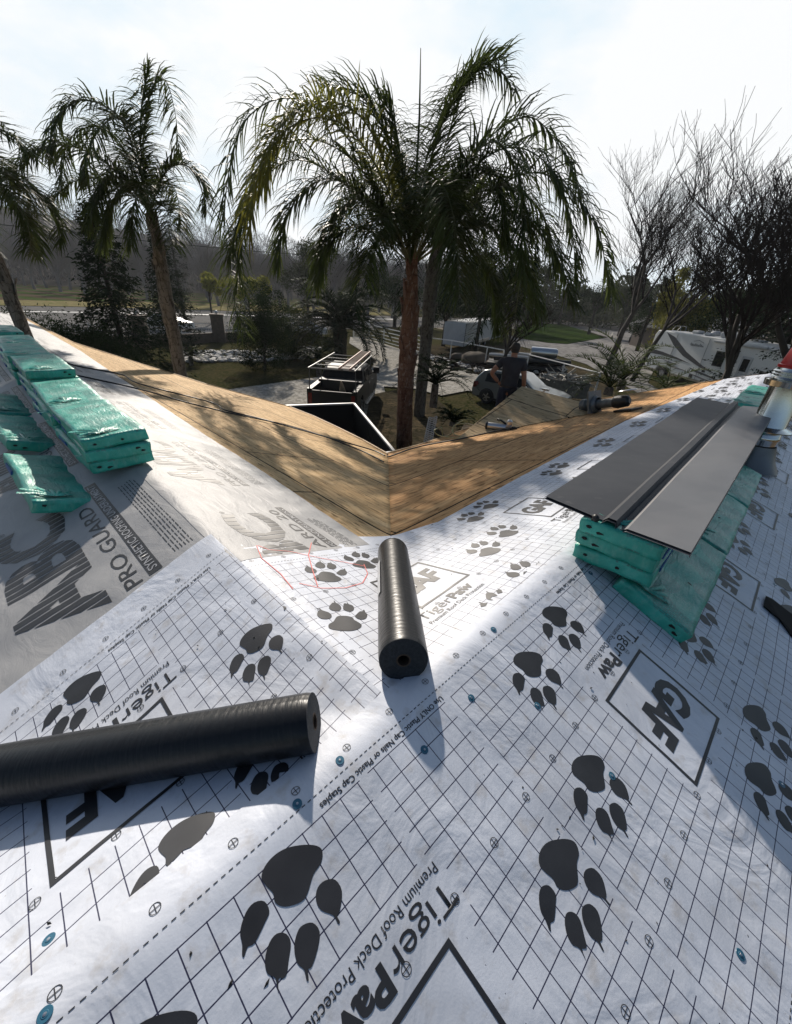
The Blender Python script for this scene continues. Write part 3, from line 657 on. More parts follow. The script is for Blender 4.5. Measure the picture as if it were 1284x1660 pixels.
def roll(P0, P1, r, label, lab):
    P0, P1 = Vector(P0), Vector(P1); L = (P1-P0).length; ax = (P1-P0).normalized()
    root = empty('membrane_roll', P0, 0, label, 'membrane roll', 'black membrane rolls lying on the roof')
    s = Vector((0, 0, 1)).cross(ax).normalized(); u = ax.cross(s); root.rotation_euler = Matrix((ax, s, u)).transposed().to_euler()
    mb = MB(); n = 64; nl = 60; vs = []; fs = []
    for i in range(nl+1):
        for k_ in range(n):
            an = 2*math.pi*k_/n; x = L*i/nl
            rr = r*(1+.005*math.sin(2*an+3*x)+.0008*math.sin(46*x+2*math.sin(an*2))*max(0, math.sin(an))+.003*math.sin(9*x+an*3)) - (.0035 if i in (0, nl) else 0)
            if 1.95 < an < 2.05: rr -= .002
            vs.append((x, rr*math.cos(an), rr*math.sin(an)))
    fs = [(i*n+k_, i*n+(k_+1) % n, (i+1)*n+(k_+1) % n, (i+1)*n+k_) for i in range(nl) for k_ in range(n)]
    mb.add(vs, fs); mb.build('rolled_sheet', M_ROLL, root, smooth=True, fixn=True)
    rc = r*.24
    for x0, sg in ((.0, 1), (L, -1)): MB().lathe([(r-.002, x0+.0005*sg), (r*.97, x0-.001*sg), (rc+.004, x0-.0025*sg), (rc+.003, x0+.02*sg)], 48, axis='X').build('roll_end', M_ROLLEND, root)
    c = MB(); c.lathe([(rc, -.003), (rc+.0045, -.003), (rc+.0045, L+.003), (rc, L+.003), (rc, -.003)], 32, axis='X'); c.build('cardboard_tube', M_CORE, root, smooth=False)
    if lab:
        q = MB(); a0, a1, x0, x1 = lab; m_ = 10; vs = []
        for i in range(m_+1):
            an = a0+(a1-a0)*i/m_; vs += [(x0, (r+.004)*math.cos(an), (r+.004)*math.sin(an)), (x1, (r+.004)*math.cos(an), (r+.004)*math.sin(an))]
        q.add(vs, [(2*i, 2*i+1, 2*i+3, 2*i+2) for i in range(m_)]); q.build('wrapper_label', M_LBL, root)
    return root
roll(W(.115, .085, .074), W(.80, .80, -.155), .088, 'black membrane roll standing out in the valley, its open end facing the camera', (.15, .5, .42, .78))
roll(W(-.235, .122, .052), W(-1.02, .80, -.165), .084, 'black membrane roll lying on the left slope and running out of frame', (4.9, 5.2, .2, .34))

# ---------------------------------------------------------------- folded metal flashing on the right stacks
M_MET = mat('dark_painted_metal', (.085, .088, .095), rough=.42, metal=.3, var=.12, vscale=3); M_MET2 = mat('grey_painted_metal', (.17, .17, .175), rough=.45, metal=.35, var=.06, vscale=2)
k = NT(M_MET); tcn = M_MET.node_tree.nodes.new('ShaderNodeTexCoord')
sc_ = k.ramp(k.noise(k.map(tcn.outputs['Object'], (1.2, 4, 1)), 4, 7, .65, 1.2), .60, .74); k.set('Base Color', k.mix(k.m('MULTIPLY', sc_, .5), (.050, .053, .060), (.13, .125, .12))); k.set('Metallic', 0.0); k.set('Specular IOR Level', .18); k.set('Roughness', .5)
def flashing(dz, da, label):
    root = empty('valley_flashing', W(1.3, -.15, .28+dz), 0, label, 'metal flashing', 'folded metal flashing lying on the stacks'); base = root.location
    def strip(name, prof, a0, a1, m):
        mb = MB(); n = 16; th = .0018
        for side in (0, -th):
            vs = []
            for i in range(n+1):
                for b, z, aa0, aa1 in prof:
                    a = (a0+aa0+da)+(a1+aa1-a0-aa0)*i/n; h = .283+dz+.075*i/n+z+.003*math.sin(i*.9+b*9)+side
                    vs.append(W(a, b, h)-base)
            c = len(prof); mb.add(vs, [(i*c+j, (i+1)*c+j, (i+1)*c+j+1, i*c+j+1) for i in range(n) for j in range(c-1)])
        # close the near end edge
        c = len(prof); tot = (n+1)*c
        mb.f += [(j, j+1, j+1+tot, j+tot) for j in range(c-1)]; mb.m += [0]*(c-1)
        return mb.build(name, m, root)
    strip('left_panel', [(.205, -.012, 0, 0), (.195, .004, 0, 0), (.05, .001, 0, 0), (-.105, -.002, 0, 0)], 1.31, 4.92, M_MET)
    strip('ridge_fold', [(-.105, -.002, 0, 0), (-.128, .026, 0, 0), (-.165, .026, 0, 0), (-.178, -.012, 0, 0), (-.20, -.012, 0, 0)], 1.30, 4.95, M_MET)
    strip('right_panel', [(-.195, -.012, 0, 0), (-.22, .006, 0, .15), (-.36, .006, 0, .3), (-.478, .004, 0, .5), (-.482, -.010, 0, .5)], 1.30, 4.75, M_MET2)
    return root
flashing(0, 0, 'upper grey metal flashing with raised fold across the right bundle stacks'); flashing(-.010, -.012, 'lower dark metal flashing nested beneath the upper one')
k2 = MB(); k2.ico((0, 0, 0), .02, jit=.3); k2.ico((-.004, .012, -.03), .014, jit=.3); k2.tube([(0, 0, 0), (-.01, .01, -.02), (-.005, .012, -.035)], .006, 6)
o = k2.build('cord_knot', mat('black_cord', (.012, .012, .013), rough=.5), smooth=True); o.location = W(1.29, -.075, .285); tag(o, 'knotted black cord hanging at the near corner of the flashing', 'cord')

for M_ in (M_MET, M_MET2):        # slight oil-canning
    k = NT(M_); tn = M_.node_tree.nodes.new('ShaderNodeTexCoord'); k.set('Normal', k.bump(k.noise(k.map(tn.outputs['Object'], (1.6, 1.6, 1)), 1.7, 2, .4), .5, .03))
# ---------------------------------------------------------------- stainless flue with red cap
M_STEEL = mat('stainless_steel', (.55, .56, .55), rough=.16, metal=1.0, bump=.12, bscale=4); M_GALV = mat('galvanised_metal', (.16, .17, .18), rough=.4, metal=.8, var=.15, vscale=6)
M_REDC = mat('red_plastic', (.42, .012, .015), rough=.35, var=.15, vscale=10)
fl = empty('flue_pipe', W(4.70, -.485, -.17), 0, 'stainless steel flue pipe with red cap rising behind the flashing', 'flue pipe')
mb = MB(); mb.lathe([(.135, 0), (.135, .30), (.139, .305), (.139, .33), (.135, .335), (.135, .86)], 40); mb.build('pipe', M_STEEL, fl, smooth=True)
mb = MB(); mb.lathe([(.25, .0), (.19, .10), (.15, .22), (.145, .24)], 36); mb.build('flashing_cone', M_GALV, fl, smooth=True)
mb = MB(); mb.lathe([(.137, .43), (.205, .40), (.205, .392), (.137, .40)], 36); mb.build('storm_collar', M_STEEL, fl, auto=.5)
mb = MB(); mb.lathe([(.137, .83), (.19, .80), (.195, .85), (.15, .86)]+[(.155+.012*(i % 2), .87+.012*i) for i in range(7)]+[(.15, .96), (.0, .96)], 36); mb.build('vent_collar', M_STEEL, fl, auto=.5)
mb = MB(); mb.lathe([(.150, .955), (.150, .985), (.138, .99), (.112, 1.13), (.095, 1.165), (.0, 1.175)], 36); mb.build('cap', M_REDC, fl, auto=.6)

# ---------------------------------------------------------------- small things on the roof
def nrm(a, b):
    e = .03; h = lambda x, y: float(zroof(x, y)); n = Vector((-(h(a+e, b)-h(a-e, b))/(2*e), -(h(a, b+e)-h(a, b-e))/(2*e), 1)); return (D1*n.x+D2*n.y+Vector((0, 0, 1))).normalized()
bs = MB(); pts = [on_roof(*p, .02) for p in ((1237,984),(1240,969),(1252,972),(1284,998),(1330,1040),(1330,1075),(1284,1034),(1262,1006))]
n = len(pts); vs = [W(a, b, float(zroof(a, b))+.030+.006*math.sin(i*2)) for i, (a, b) in enumerate(pts)]; c = vs[0].copy()
bs.add([v-c for v in vs]+[v-c-Vector((0, 0, .008)) for v in vs], [tuple(range(n)), tuple(range(n, 2*n))[::-1]]+[(i, (i+1) % n, (i+1) % n+n, i+n) for i in range(n)])
o = bs.build('felt_scrap', mat('black_felt', (.006, .006, .006), rough=.95), fixn=True); o.location = c; tag(o, 'black felt scrap lying on the printed underlayment at the right edge', 'felt scrap')
# black hoses across the pale plywood
M_HOSE = mat('black_rubber_hose', (.012, .012, .013), rough=.45); M_YEL = mat('pale_yellow_hose', (.36, .34, .16), rough=.5)
def smooth_path(P, n=8):
    P = [Vector(p) for p in P]; out = []
    for i in range(len(P)-1):
        p0, p1, p2, p3 = P[max(i-1, 0)], P[i], P[i+1], P[min(i+2, len(P)-1)]
        for j in range(n):
            t = j/n; out.append(.5*((2*p1)+(p2-p0)*t+(2*p0-5*p1+4*p2-p3)*t*t+(3*p1-p0-3*p2+p3)*t**3))
    out.append(P[-1]); return out
def hose(pix, r, m, label, name='air_hose', group=None):
    P = []
    for p in pix:
        a, b = on_roof(p[0], p[1], .012+r); P.append(W(a, b, float(zroof(a, b))+.014+r))
    c = P[0].copy(); path = smooth_path([p-c for p in P], 14)
    for q in path:       # keep it lying on the deck between the points
        w_ = q+c-J; q.z = float(zroof(w_.dot(D1), w_.dot(D2)))+.016+r+J.z-c.z
    o = MB().tube(path, r, 6).build(name, m, smooth=True); o.location = c; return tag(o, label, 'hose', group)
hose([(106,587),(127,594),(196,607),(228,623),(340,652),(365,665),(418,678),(483,696),(555,716),(604,730),(624,739)], .011, M_HOSE, 'upper of two thin black hoses crossing the pale plywood', group='black hoses on the plywood')
hose([(116,607),(196,624),(245,636),(300,652),(378,671),(463,689),(529,709),(588,732),(622,749)], .011, M_HOSE, 'lower of two thin black hoses crossing the pale plywood', group='black hoses on the plywood')
hose([(628,741),(660,730),(690,722),(745,712),(800,700),(842,693)], .012, M_HOSE, 'black hose running along the orange plywood to the nail gun')
# yellow hose looping past the eave
P = [at_d(x, y, d) for x, y, d in ((748,711,7.3),(730,709,7.5),(712,706,7.8),(704,698,7.9),(716,694,8.0),(719,708,8.0),(733,702,8.1),(740,688,8.2),(757,680,8.3),(771,683,8.3),(768,690,8.2),(752,687,8.2),(736,690,8.0),(735,703,7.7),(752,707,7.6),(775,697,7.8),(790,691,8.0),(808,686,8.3))]
c = P[0].copy(); o = MB().tube(smooth_path([p-c for p in P], 8), .011, 6).build('air_hose', M_YEL, smooth=True); o.location = c; tag(o, 'pale yellow hose looping off the eave beside the nail gun', 'hose')
# nail gun
M_ALU = mat('bare_aluminium', (.6, .6, .6), rough=.3, metal=.9); M_BLK = mat('black_plastic', (.014, .014, .015), rough=.45)
ga, gb_ = on_roof(812, 694, .05); g = empty('nail_gun', W(ga, gb_, float(zroof(ga, gb_))+.07), 0, 'silver and black nail gun lying beside the entry roof plywood', 'nail gun')
mx_ = (at_d(830, 692, 8.3)-at_d(790, 692, 8.3)); g.rotation_euler = (0, 0, math.atan2(mx_.y, mx_.x))
mb = MB(); mb.lathe([(0, -.27), (.055, -.27), (.065, -.25), (.065, .08), (.05, .10), (0, .10)], 20, axis='X'); mb.build('cylinder', M_ALU, g, auto=.5)
mb = MB(); mb.lathe([(0, -.30), (.05, -.30), (.07, -.285), (.07, -.255), (.0, -.255)], 20, axis='X'); mb.build('end_cap', M_BLK, g, auto=.5)
mb = MB(); mb.box((.09, -.05, -.05), (.19, .05, .06)); mb.lathe([(0, .05), (.05, .05), (.055, .07), (.055, .13), (.035, .16), (0, .16)], 16, M=Matrix.Translation((.14, 0, 0))); mb.build('head', M_ALU, g, bevel=.008)
mb = MB(); mb.tube([(.10, 0, .06), (-.02, .02, .12), (-.10, .03, .13)], [.022, .02, .018], 8); mb.build('handle', M_BLK, g, smooth=True)
mb = MB(); mb.lathe([(0, -.03), (.07, -.03), (.075, 0), (.07, .03), (0, .03)], 18, M=Matrix.Translation((.24, -.03, -.02)) @ Matrix.Rotation(1.2, 4, 'X')); mb.build('coil_magazine', M_BLK, g, auto=.5)
# removed vent pipe with its square flashing
a0, b0 = on_roof(943, 661, .12); a1, b1 = on_roof(1018, 655, .12); P0 = W(a0, b0, float(zroof(a0, b0))+.16); P1 = W(a1, b1, float(zroof(a1, b1))+.18)
L = (P1-P0).length; ax = (P1-P0).normalized(); vp = empty('vent_pipe', P0, 0, 'grey vent pipe with square flashing plate lying on the orange plywood', 'vent pipe')
s = Vector((0, 0, 1)).cross(ax).normalized(); vp.rotation_euler = Matrix((ax, s, ax.cross(s))).transposed().to_euler()
M_GPIPE = mat('weathered_grey_pipe', (.15, .16, .16), rough=.5, metal=.4, var=.3, vscale=9)
mb = MB(); mb.lathe([(.115, 0), (.125, 0), (.125, .10), (.085, .14), (.085, L*.78), (.07, L*.78)], 24, axis='X'); mb.build('pipe', M_GPIPE, vp, auto=.5)
mb = MB(); mb.lathe([(0, .02), (.13, .02)], 24, axis='X'); mb.build('pipe_mouth', mat('pinkish_dust', (.38, .27, .24), rough=.8, var=.4, vscale=30), vp)
mb = MB(); mb.box((.24, -.22, -.16), (.27, .22, .26)); mb.lathe([(.145, .20), (.17, .24), (.17, .28), (.13, .34)], 20, axis='X'); mb.build('flashing_plate', M_GPIPE, vp)
mb = MB(); mb.lathe([(0, L*.70), (.10, L*.70), (.12, L*.78), (.10, L*.98), (.05, L*1.02), (0, L*1.02)], 20, axis='X'); mb.box((L*.8, -.2, -.17), (L*1.15, .2, -.14)); mb.build('rubber_boot', M_BLK, vp, auto=.5)
mb = MB(); mb.lathe([(.0, .17), (.10, .175), (.12, .185), (.10, .20), (0, .205)], 14, M=Matrix.Translation((L*.98, 0, 0)) @ Matrix.Diagonal((1.5, .7, 1, 1))); mb.build('metal_cover', M_ALU, vp, auto=.6)
# hammer on the entry plywood
hm = empty('hammer', W(7.55, 3.55, -.86), 0, 'hammer with wooden handle on the knotty plywood', 'hammer')
pa, pb = at_z(873, 642, J.z-.77), at_z(885, 633, J.z-.72); hm.location = pa; d = pb-pa; hm.rotation_euler = d.to_track_quat('X', 'Z').to_euler(); L = max(.35, min(.6, d.length))
M_HWOOD = mat('hickory_handle', (.42, .25, .12), rough=.5)
mb = MB(); mb.tube([(0, 0, .02), (L*.5, 0, .02), (L, 0, .02)], [.022, .016, .015], 8); mb.build('handle', M_HWOOD, hm, smooth=True)
mb = MB(); mb.box((L-.02, -.07, 0), (L+.03, .08, .04)); mb.tube([(L, .07, .02), (L, .13, .02), (L-.03, .17, .02)], [.018, .014, .006], 6); mb.build('head', M_ALU, hm)
# ---------------------------------------------------------------- ground
def gpoly(name, pix, z, m, world=False, label=None, sub=0, th=0.0):
    pts = [Vector((p[0], p[1], z)) for p in pix] if world else [at_z(p[0], p[1], z) for p in pix]
    mb = MB(); n = len(pts); mb.add(pts, [tuple(range(n))])
    if th: mb.add([p-Vector((0, 0, th)) for p in pts], []); mb.f += [(i, (i+1) % n, (i+1) % n+n, i+n) for i in range(n)]; mb.m += [0]*n
    o = mb.build(name, m, fixn=True); o['kind'] = 'structure'
    bm = bmesh.new(); bm.from_mesh(o.data); bmesh.ops.triangulate(bm, faces=bm.faces[:]); bm.to_mesh(o.data); bm.free(); return o
def ground_mat(name, cols, scales, rough=.95, bump=.4, bs=8):
    m = mat(name, cols[0], rough=rough, spec=0.0); k = NT(m); tcn = m.node_tree.nodes.new('ShaderNodeTexCoord'); ob = tcn.outputs['Object']; c = cols[0]
    for col, s in zip(cols[1:], scales): c = k.mix(k.ramp(k.noise(ob, s, 6, .6), .44, .60), c, col)
    k.set('Base Color', c)
    if bump: k.set('Normal', k.bump(k.noise(ob, bs, 5, .6), bump, .05))
    return m
M_GR = ground_mat('winter_grass', [(.028, .032, .014), (.05, .043, .022), (.02, .027, .010), (.065, .056, .03)], [.25, 1.3, 6])
M_LAWN = ground_mat('green_lawn', [(.022, .045, .010), (.035, .052, .015), (.02, .034, .010)], [.3, 3])
M_DRY = ground_mat('dry_grass', [(.17, .15, .075), (.11, .12, .045), (.24, .20, .11)], [.2, 1.2])
M_ROAD = ground_mat('grey_asphalt', [(.16, .155, .15), (.19, .185, .18), (.13, .13, .125)], [.15, 2], bump=.1)
M_CONC = ground_mat('pale_concrete', [(.36, .34, .30), (.28, .265, .235), (.40, .385, .35), (.20, .19, .17)], [.18, 1.1, 7], rough=.85, bump=.1)
M_GRAV = ground_mat('gravel', [(.20, .17, .14), (.12, .10, .08), (.28, .25, .21)], [.8, 9])
M_SOIL = ground_mat('leaf_litter', [(.05, .042, .03), (.09, .07, .045), (.03, .028, .018)], [.8, 6])
def orchard_mat():
    m = mat('orchard_floor', (.06, .08, .03), rough=.95, spec=0.0); k = NT(m); tcn = m.node_tree.nodes.new('ShaderNodeTexCoord'); x, y, z = k.sep(tcn.outputs['Object'])
    v = k.m('ADD', k.m('MULTIPLY', y, 1.0), k.m('MULTIPLY', x, .30)); s = k.m('ABSOLUTE', k.m('SUBTRACT', k.m('FRACT', k.m('DIVIDE', v, 9.0)), .5))
    n = k.noise(tcn.outputs['Object'], .25, 5); f = k.ramp(k.m('ADD', s, k.m('MULTIPLY', k.m('SUBTRACT', n, .5), .3)), .22, .30)
    k.set('Base Color', k.mix(f, (.085, .065, .045), (.05, .075, .024))); return m
gpoly('ground', [(-900, -300), (900, -300), (900, 1500), (-900, 1500)], 0, M_GR, world=True)
gpoly('orchard_floor', [(-260, 500), (-260, 492), (0, 491), (300, 494), (620, 503), (640, 490), (600, 470.5), (300, 448), (100, 434.5), (-120, 418.5), (-400, 400)], .03, orchard_mat())
gpoly('road', [(-400, 492), (-100, 494), (150, 498), (300, 502), (460, 507), (640, 513), (900, 522), (1200, 531), (1200, 541), (900, 534), (640, 530), (500, 536), (350, 546), (240, 548), (0, 535), (-400, 520)], .05, M_ROAD)
gpoly('verge', [(-400, 480), (-100, 484), (0, 486), (300, 491), (620, 502), (640, 512), (460, 506.3), (300, 501.3), (150, 497.3), (-100, 493), (-400, 491)], .06, M_DRY)
M_WLINE = mat('white_road_paint', (.6, .6, .58), rough=.7)
gpoly('lane_line', [(-400, 500), (0, 503.5), (300, 508.5), (480, 513), (640, 517), (640, 518), (480, 514), (300, 509.6), (0, 504.6), (-400, 501)], .07, M_WLINE)
gpoly('driveway', [(568, 546), (600, 550), (650, 566), (700, 586), (764, 603), (800, 618), (800, 640), (758, 633), (716, 641), (674, 630), (622, 626), (640, 700), (660, 790), (430, 790), (372, 631), (524, 610), (600, 600), (606, 590), (592, 572), (566, 556)], .08, M_CONC)
gpoly('side_road', [(824, 543), (838, 548), (889, 556), (920, 558), (985, 547), (920, 527), (950, 521), (1090, 547), (1070, 580), (1050, 620), (1160, 690), (1110, 690), (1040, 640), (990, 612), (950, 590), (900, 575), (830, 558)], .05, ground_mat('worn_asphalt', [(.20, .195, .19), (.26, .25, .24), (.15, .145, .14)], [.12, 1.5], bump=.1))
gpoly('lawn', [(832, 541), (842, 531), (855, 524), (912, 525), (940, 534), (980, 547), (920, 557), (889, 555), (850, 549)], .09, M_LAWN)
gpoly('gravel_yard', [(560, 506), (640, 513), (900, 521), (1300, 540), (1300, 556), (1120, 545), (950, 519), (850, 522), (820, 532), (760, 545), (700, 530), (640, 528)], .04, M_GRAV)
gpoly('planting_bed', [(600, 640), (640, 632), (700, 640), (735, 670), (760, 700), (720, 760), (600, 780), (590, 700)], .10, M_SOIL)
gpoly('leaf_litter', [(640, 552), (720, 560), (830, 560), (900, 580), (960, 600), (1000, 640), (930, 680), (860, 640), (800, 612), (764, 600), (700, 584), (650, 563)], .06, M_SOIL)
# river stones
M_STONE = mat('pale_river_stone', (.42, .41, .39), rough=.8, var=.35, vscale=4)
mb = MB()
for _ in range(420):
    px = random.uniform(285, 520); py = random.uniform(568, 586)-max(0, px-400)*.06+(px-400)*.0; p = at_z(px, py, .1); mb.ico(p, random.uniform(.08, .22), jit=.25, sq=(1.2, 1, .6))
tag(mb.build('river_stones', M_STONE, smooth=False), 'band of pale river stones edging the dark lawn', 'river stones', kind='stuff')
mb = MB()
for _ in range(160):
    px = random.uniform(650, 800); py = 566+(px-650)*.26+random.uniform(-4, 4); mb.ico(at_z(px, py, .1), random.uniform(.08, .2), jit=.25, sq=(1.2, 1, .6))
tag(mb.build('border_stones', M_STONE), 'row of small stones edging the far side of the driveway', 'edging stones', kind='stuff')

# ---------------------------------------------------------------- palms
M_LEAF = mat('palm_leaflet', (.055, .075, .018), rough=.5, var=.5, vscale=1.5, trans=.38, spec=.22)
M_LEAFY = mat('golden_young_frond', (.17, .17, .03), rough=.5, var=.35, vscale=1.5, trans=.45, spec=.25)  # yellow-green leaflet colour of the golden fronds
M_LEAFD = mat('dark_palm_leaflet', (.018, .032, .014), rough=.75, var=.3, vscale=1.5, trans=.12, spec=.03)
M_RACH = mat('palm_rachis', (.10, .11, .045), rough=.4); M_RACHD = mat('dark_rachis', (.03, .038, .02), rough=.8, spec=.03)
def frond(path, llen, root, mleaf, mr, n=85, wid=.026, droop=.55, rad=.022, plum=.5, c0=None, lseg=4, vee=.25, start=.14):
    path = smooth_path([p-c0 for p in path], 10); L = [0.0]
    for a, b in zip(path, path[1:]): L.append(L[-1]+(b-a).length)
    mb = MB(); m = len(path); mb.tube(path, [rad*(1-.85*i/(m-1)) for i in range(m)], 5, mi=1)
    def at(s):
        for i in range(m-1):
            if L[i+1] >= s or i == m-2:
                f = (s-L[i])/max(1e-6, L[i+1]-L[i]); return path[i].lerp(path[i+1], f), (path[i+1]-path[i]).normalized()
    for q in range(n):
        t = start+(1-start)*(q+random.random()*.7)/n; p, tg = at(t*L[-1])
        s = tg.cross(Vector((0, 0, 1)))
        if s.length < .12: s = tg.cross(Vector((.3, 1, 0)))
        s.normalize(); up = s.cross(tg)
        for sg in (-1, 1):
            ll = llen*random.choice((.7, .95, 1, 1.05))*(.35+.65*math.sin(math.pi*min(1, (t-start*.6)*.86+.14))**.7)*random.uniform(.8, 1.1)
            d = (s*sg*random.uniform(.75, 1.05)+tg*random.uniform(.35, .75)+up*(vee+random.uniform(-plum, plum))).normalized(); pos = p.copy(); wv = d.cross(Vector((random.uniform(-.5, .5), random.uniform(-.5, .5), 1))).normalized()
            vs = []; sl = ll/lseg; w0 = wid*random.uniform(.75, 1.1)
            for k_ in range(lseg+1):
                ww = w0*(.55, 1, .85, .5, .04)[min(4, int(k_*4/lseg))]/2*(1 if k_ < lseg else .2)
                vs += [pos-wv*ww, pos+wv*ww]
                pos = pos+d*sl; d = (d+Vector((0, 0, -droop*random.uniform(.6, 1.3)/lseg*1.6))).normalized()
            mb.add(vs, [(2*k_, 2*k_+1, 2*k_+3, 2*k_+2) for k_ in range(lseg)], 0)
    o = mb.build('frond', [mleaf, mr], root); o.location = (0, 0, 0) if c0 is None else c0-root.location
    return o
def trunk_mat(name, c1, c2, c3):
    m = mat(name, c1, rough=.85, spec=.25); k = NT(m); tcn = m.node_tree.nodes.new('ShaderNodeTexCoord'); ob = tcn.outputs['Object']; x, y, z = k.sep(ob)
    n = k.noise(k.map(ob, (5, 5, 1.4)), 1.3, 6, .65, .8); c = k.mix(k.ramp(n, .40, .50), c1, c2); c = k.mix(k.ramp(k.noise(k.map(ob, (6, 6, 2)), 2.1, 5, .6, 1.2), .55, .62), c, c3)
    rg = k.m('FRACT', k.m('ADD', k.m('MULTIPLY', z, 6.0), k.m('MULTIPLY', n, 2.2))); c = k.mix(k.m('MULTIPLY', k.ramp(rg, .0, .12, (1, 1, 1), (0, 0, 0)), .8), c, tuple(v*.2 for v in c1))
    k.set('Base Color', c); k.set('Normal', k.bump(rg, .7, .03, k.bump(k.noise(k.map(ob, (9, 9, 3)), 4, 5, .6), .5, .03))); return m
M_TR1 = trunk_mat('red_brown_palm_trunk', (.085, .040, .027), (.15, .085, .06), (.22, .17, .14)); M_TR2 = trunk_mat('grey_palm_trunk', (.085, .075, .06), (.16, .145, .125), (.05, .042, .035))
def palm_trunk(pts, rad, root, m, boots=0, zb=(3, 5)):
    c = root.location; P = smooth_path([p-c for p in pts], 7); n = 14; mb = MB(); N = len(P)
    rr = [np.interp(i/(N-1), np.linspace(0, 1, len(rad)), rad)*(1+.04*math.sin(i*2.1)) for i in range(N)]
    mb.tube(P, rr, n); o = mb.build('trunk', m, root, smooth=True)
    for i in range(boots):        # old leaf bases peeling off the trunk
        q = random.uniform(.45, .97); k_ = int(q*(N-1)); p = P[k_]; r = rr[k_]; an = random.uniform(0, 6.28); d = Vector((math.cos(an), math.sin(an), 0)); s = Vector((-d.y, d.x, 0)); h = random.uniform(.2, .45); wd = random.uniform(.07, .13)
        b = MB(); b.add([p+d*(r*.93)-s*wd, p+d*(r*.93)+s*wd, p+d*(r+.015)+s*wd*.8+Vector((0, 0, h*.5)), p+d*(r+.015)-s*wd*.8+Vector((0, 0, h*.5)), p+d*(r+random.uniform(.03, .10))+s*wd*.3+Vector((0, 0, h)), p+d*(r+.05)-s*wd*.3+Vector((0, 0, h))], [(0,1,2,3),(3,2,4,5)])
        x = b.build('leaf_base', m, root); sm = x.modifiers.new('s', 'SOLIDIFY'); sm.thickness = .018
    return o
def palm(name, tr, rad, m, fr, label, llen, mleaf=None, boots=0, group=None, cat='palm tree', **kw):
    pts = [at_d(*p) for p in tr]; base = pts[0].copy(); base.z = 0
    root = empty(name, base, 0, label, cat, group); b2 = base.lerp(pts[0], .5)
    palm_trunk([base, b2]+pts, rad, root, m, boots); cr = pts[-1]
    for f in fr:
        if isinstance(f, dict): ml, f, l2 = f.get('m', mleaf or M_LEAF), f['p'], f.get('l', llen)
        else: ml, l2 = mleaf or M_LEAF, llen
        P = [cr]+[at_d(x, y, d) for x, y, d in f]; frond(P, l2, root, ml, M_RACH, c0=cr, **kw)
    return root, cr
def radial(cr, n, L, rise=.8, fall=1.2, a0=0, jit=.3, els=(75, 10)):
    out = []
    for i in range(n):
        an = a0+i*2.39996+random.uniform(-jit, jit); el = math.radians(els[0]+(els[1]-els[0])*(i/(n-1))+random.uniform(-6, 6)); l = L*random.uniform(.85, 1.1)
        h = Vector((math.cos(an), math.sin(an), 0)); p = cr.copy(); P = [p.copy()]; e = el
        for s in range(5): p = p+(h*math.cos(e)+Vector((0, 0, math.sin(e))))*l/5; P.append(p.copy()); e -= math.radians(random.uniform(22, 30))*fall
        out.append(P)
    return out
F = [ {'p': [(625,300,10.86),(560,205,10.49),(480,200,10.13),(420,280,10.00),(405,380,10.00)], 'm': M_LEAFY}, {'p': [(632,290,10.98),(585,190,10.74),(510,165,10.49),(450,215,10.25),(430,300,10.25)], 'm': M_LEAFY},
 [(575,240,11.96),(480,160,12.44),(395,200,12.69),(365,330,12.69),(375,450,12.57),(395,540,12.44)], [(590,280,11.71),(500,225,11.96),(425,270,12.08),(395,370,12.08),(385,470,11.96)],
 [(600,330,10.98),(530,290,10.86),(470,340,10.74),(450,430,10.74)], [(645,290,11.47),(615,195,11.71),(575,150,12.08),(520,140,12.32)], [(655,300,11.35),(640,200,11.59),(610,150,11.71)],
 [(690,260,11.96),(735,150,12.44),(785,105,12.69)], [(700,250,11.71),(750,140,11.96),(800,110,12.08),(835,150,12.20)],
 [(740,290,10.74),(800,230,10.49),(840,290,10.37),(845,420,10.25),(832,540,10.37)], [(745,300,10.98),(820,240,10.98),(890,270,10.98),(925,370,10.98),(935,450,10.98)],
 [(770,330,11.10),(865,280,11.10),(940,325,11.10),(975,400,11.10),(990,480,11.10)], [(760,370,10.98),(840,350,10.86),(900,410,10.86),(925,490,10.86)], [(740,380,10.98),(800,370,10.98),(850,430,10.98),(870,510,10.98)],
 [(590,370,10.98),(540,390,10.86),(515,460,10.86)], [(700,310,12.81),(730,270,14.03),(770,330,14.64),(790,410,14.88)], [(645,340,12.81),(600,260,14.03),(560,300,14.88),(540,380,15.13)],
 [(630,350,10.37),(605,370,9.88),(590,450,9.64)], [(705,350,10.25),(735,390,9.76),(745,480,9.52)], [(690,330,10.61),(715,300,9.88),(735,350,9.39),(745,430,9.15)], [(760,260,11.71),(850,190,11.96),(905,235,12.08),(940,310,12.08)],
 [(720,240,12.32),(765,120,12.57),(820,95,12.81)],[(735,330,10.98),(790,280,10.74),(815,340,10.61),(812,440,10.61)], [(760,320,11.71),(820,300,11.83),(880,350,11.96),(900,440,11.96)], [(560,300,11.71),(470,260,12.08),(400,330,12.20),(370,420,12.20)], [(620,350,11.22),(570,330,11.10),(530,380,10.98),(520,440,10.98)], [(715,390,11.22),(770,410,11.10),(800,470,11.10),(805,530,11.10)] ]
pr, crn = palm('palm_tree', [(655,733,11.35),(657,640,11.35),(663,540,11.35),(667,475,11.35),(668,430,11.35)], [.27,.25,.24,.22,.23,.17,.10], M_TR1, F, 'large queen palm with red-brown trunk rising at the valley between the eaves', 1.15, boots=26, n=150, wid=.034, droop=.8, plum=.5)
mb = MB(); P = [crn-pr.location, at_d(674,300,11.35)-pr.location, at_d(680,190,11.41)-pr.location, at_d(682,78,11.47)-pr.location]; mb.tube(P, [.05,.03,.025,.008], 6); mb.build('spear_leaf', M_LEAF, pr)
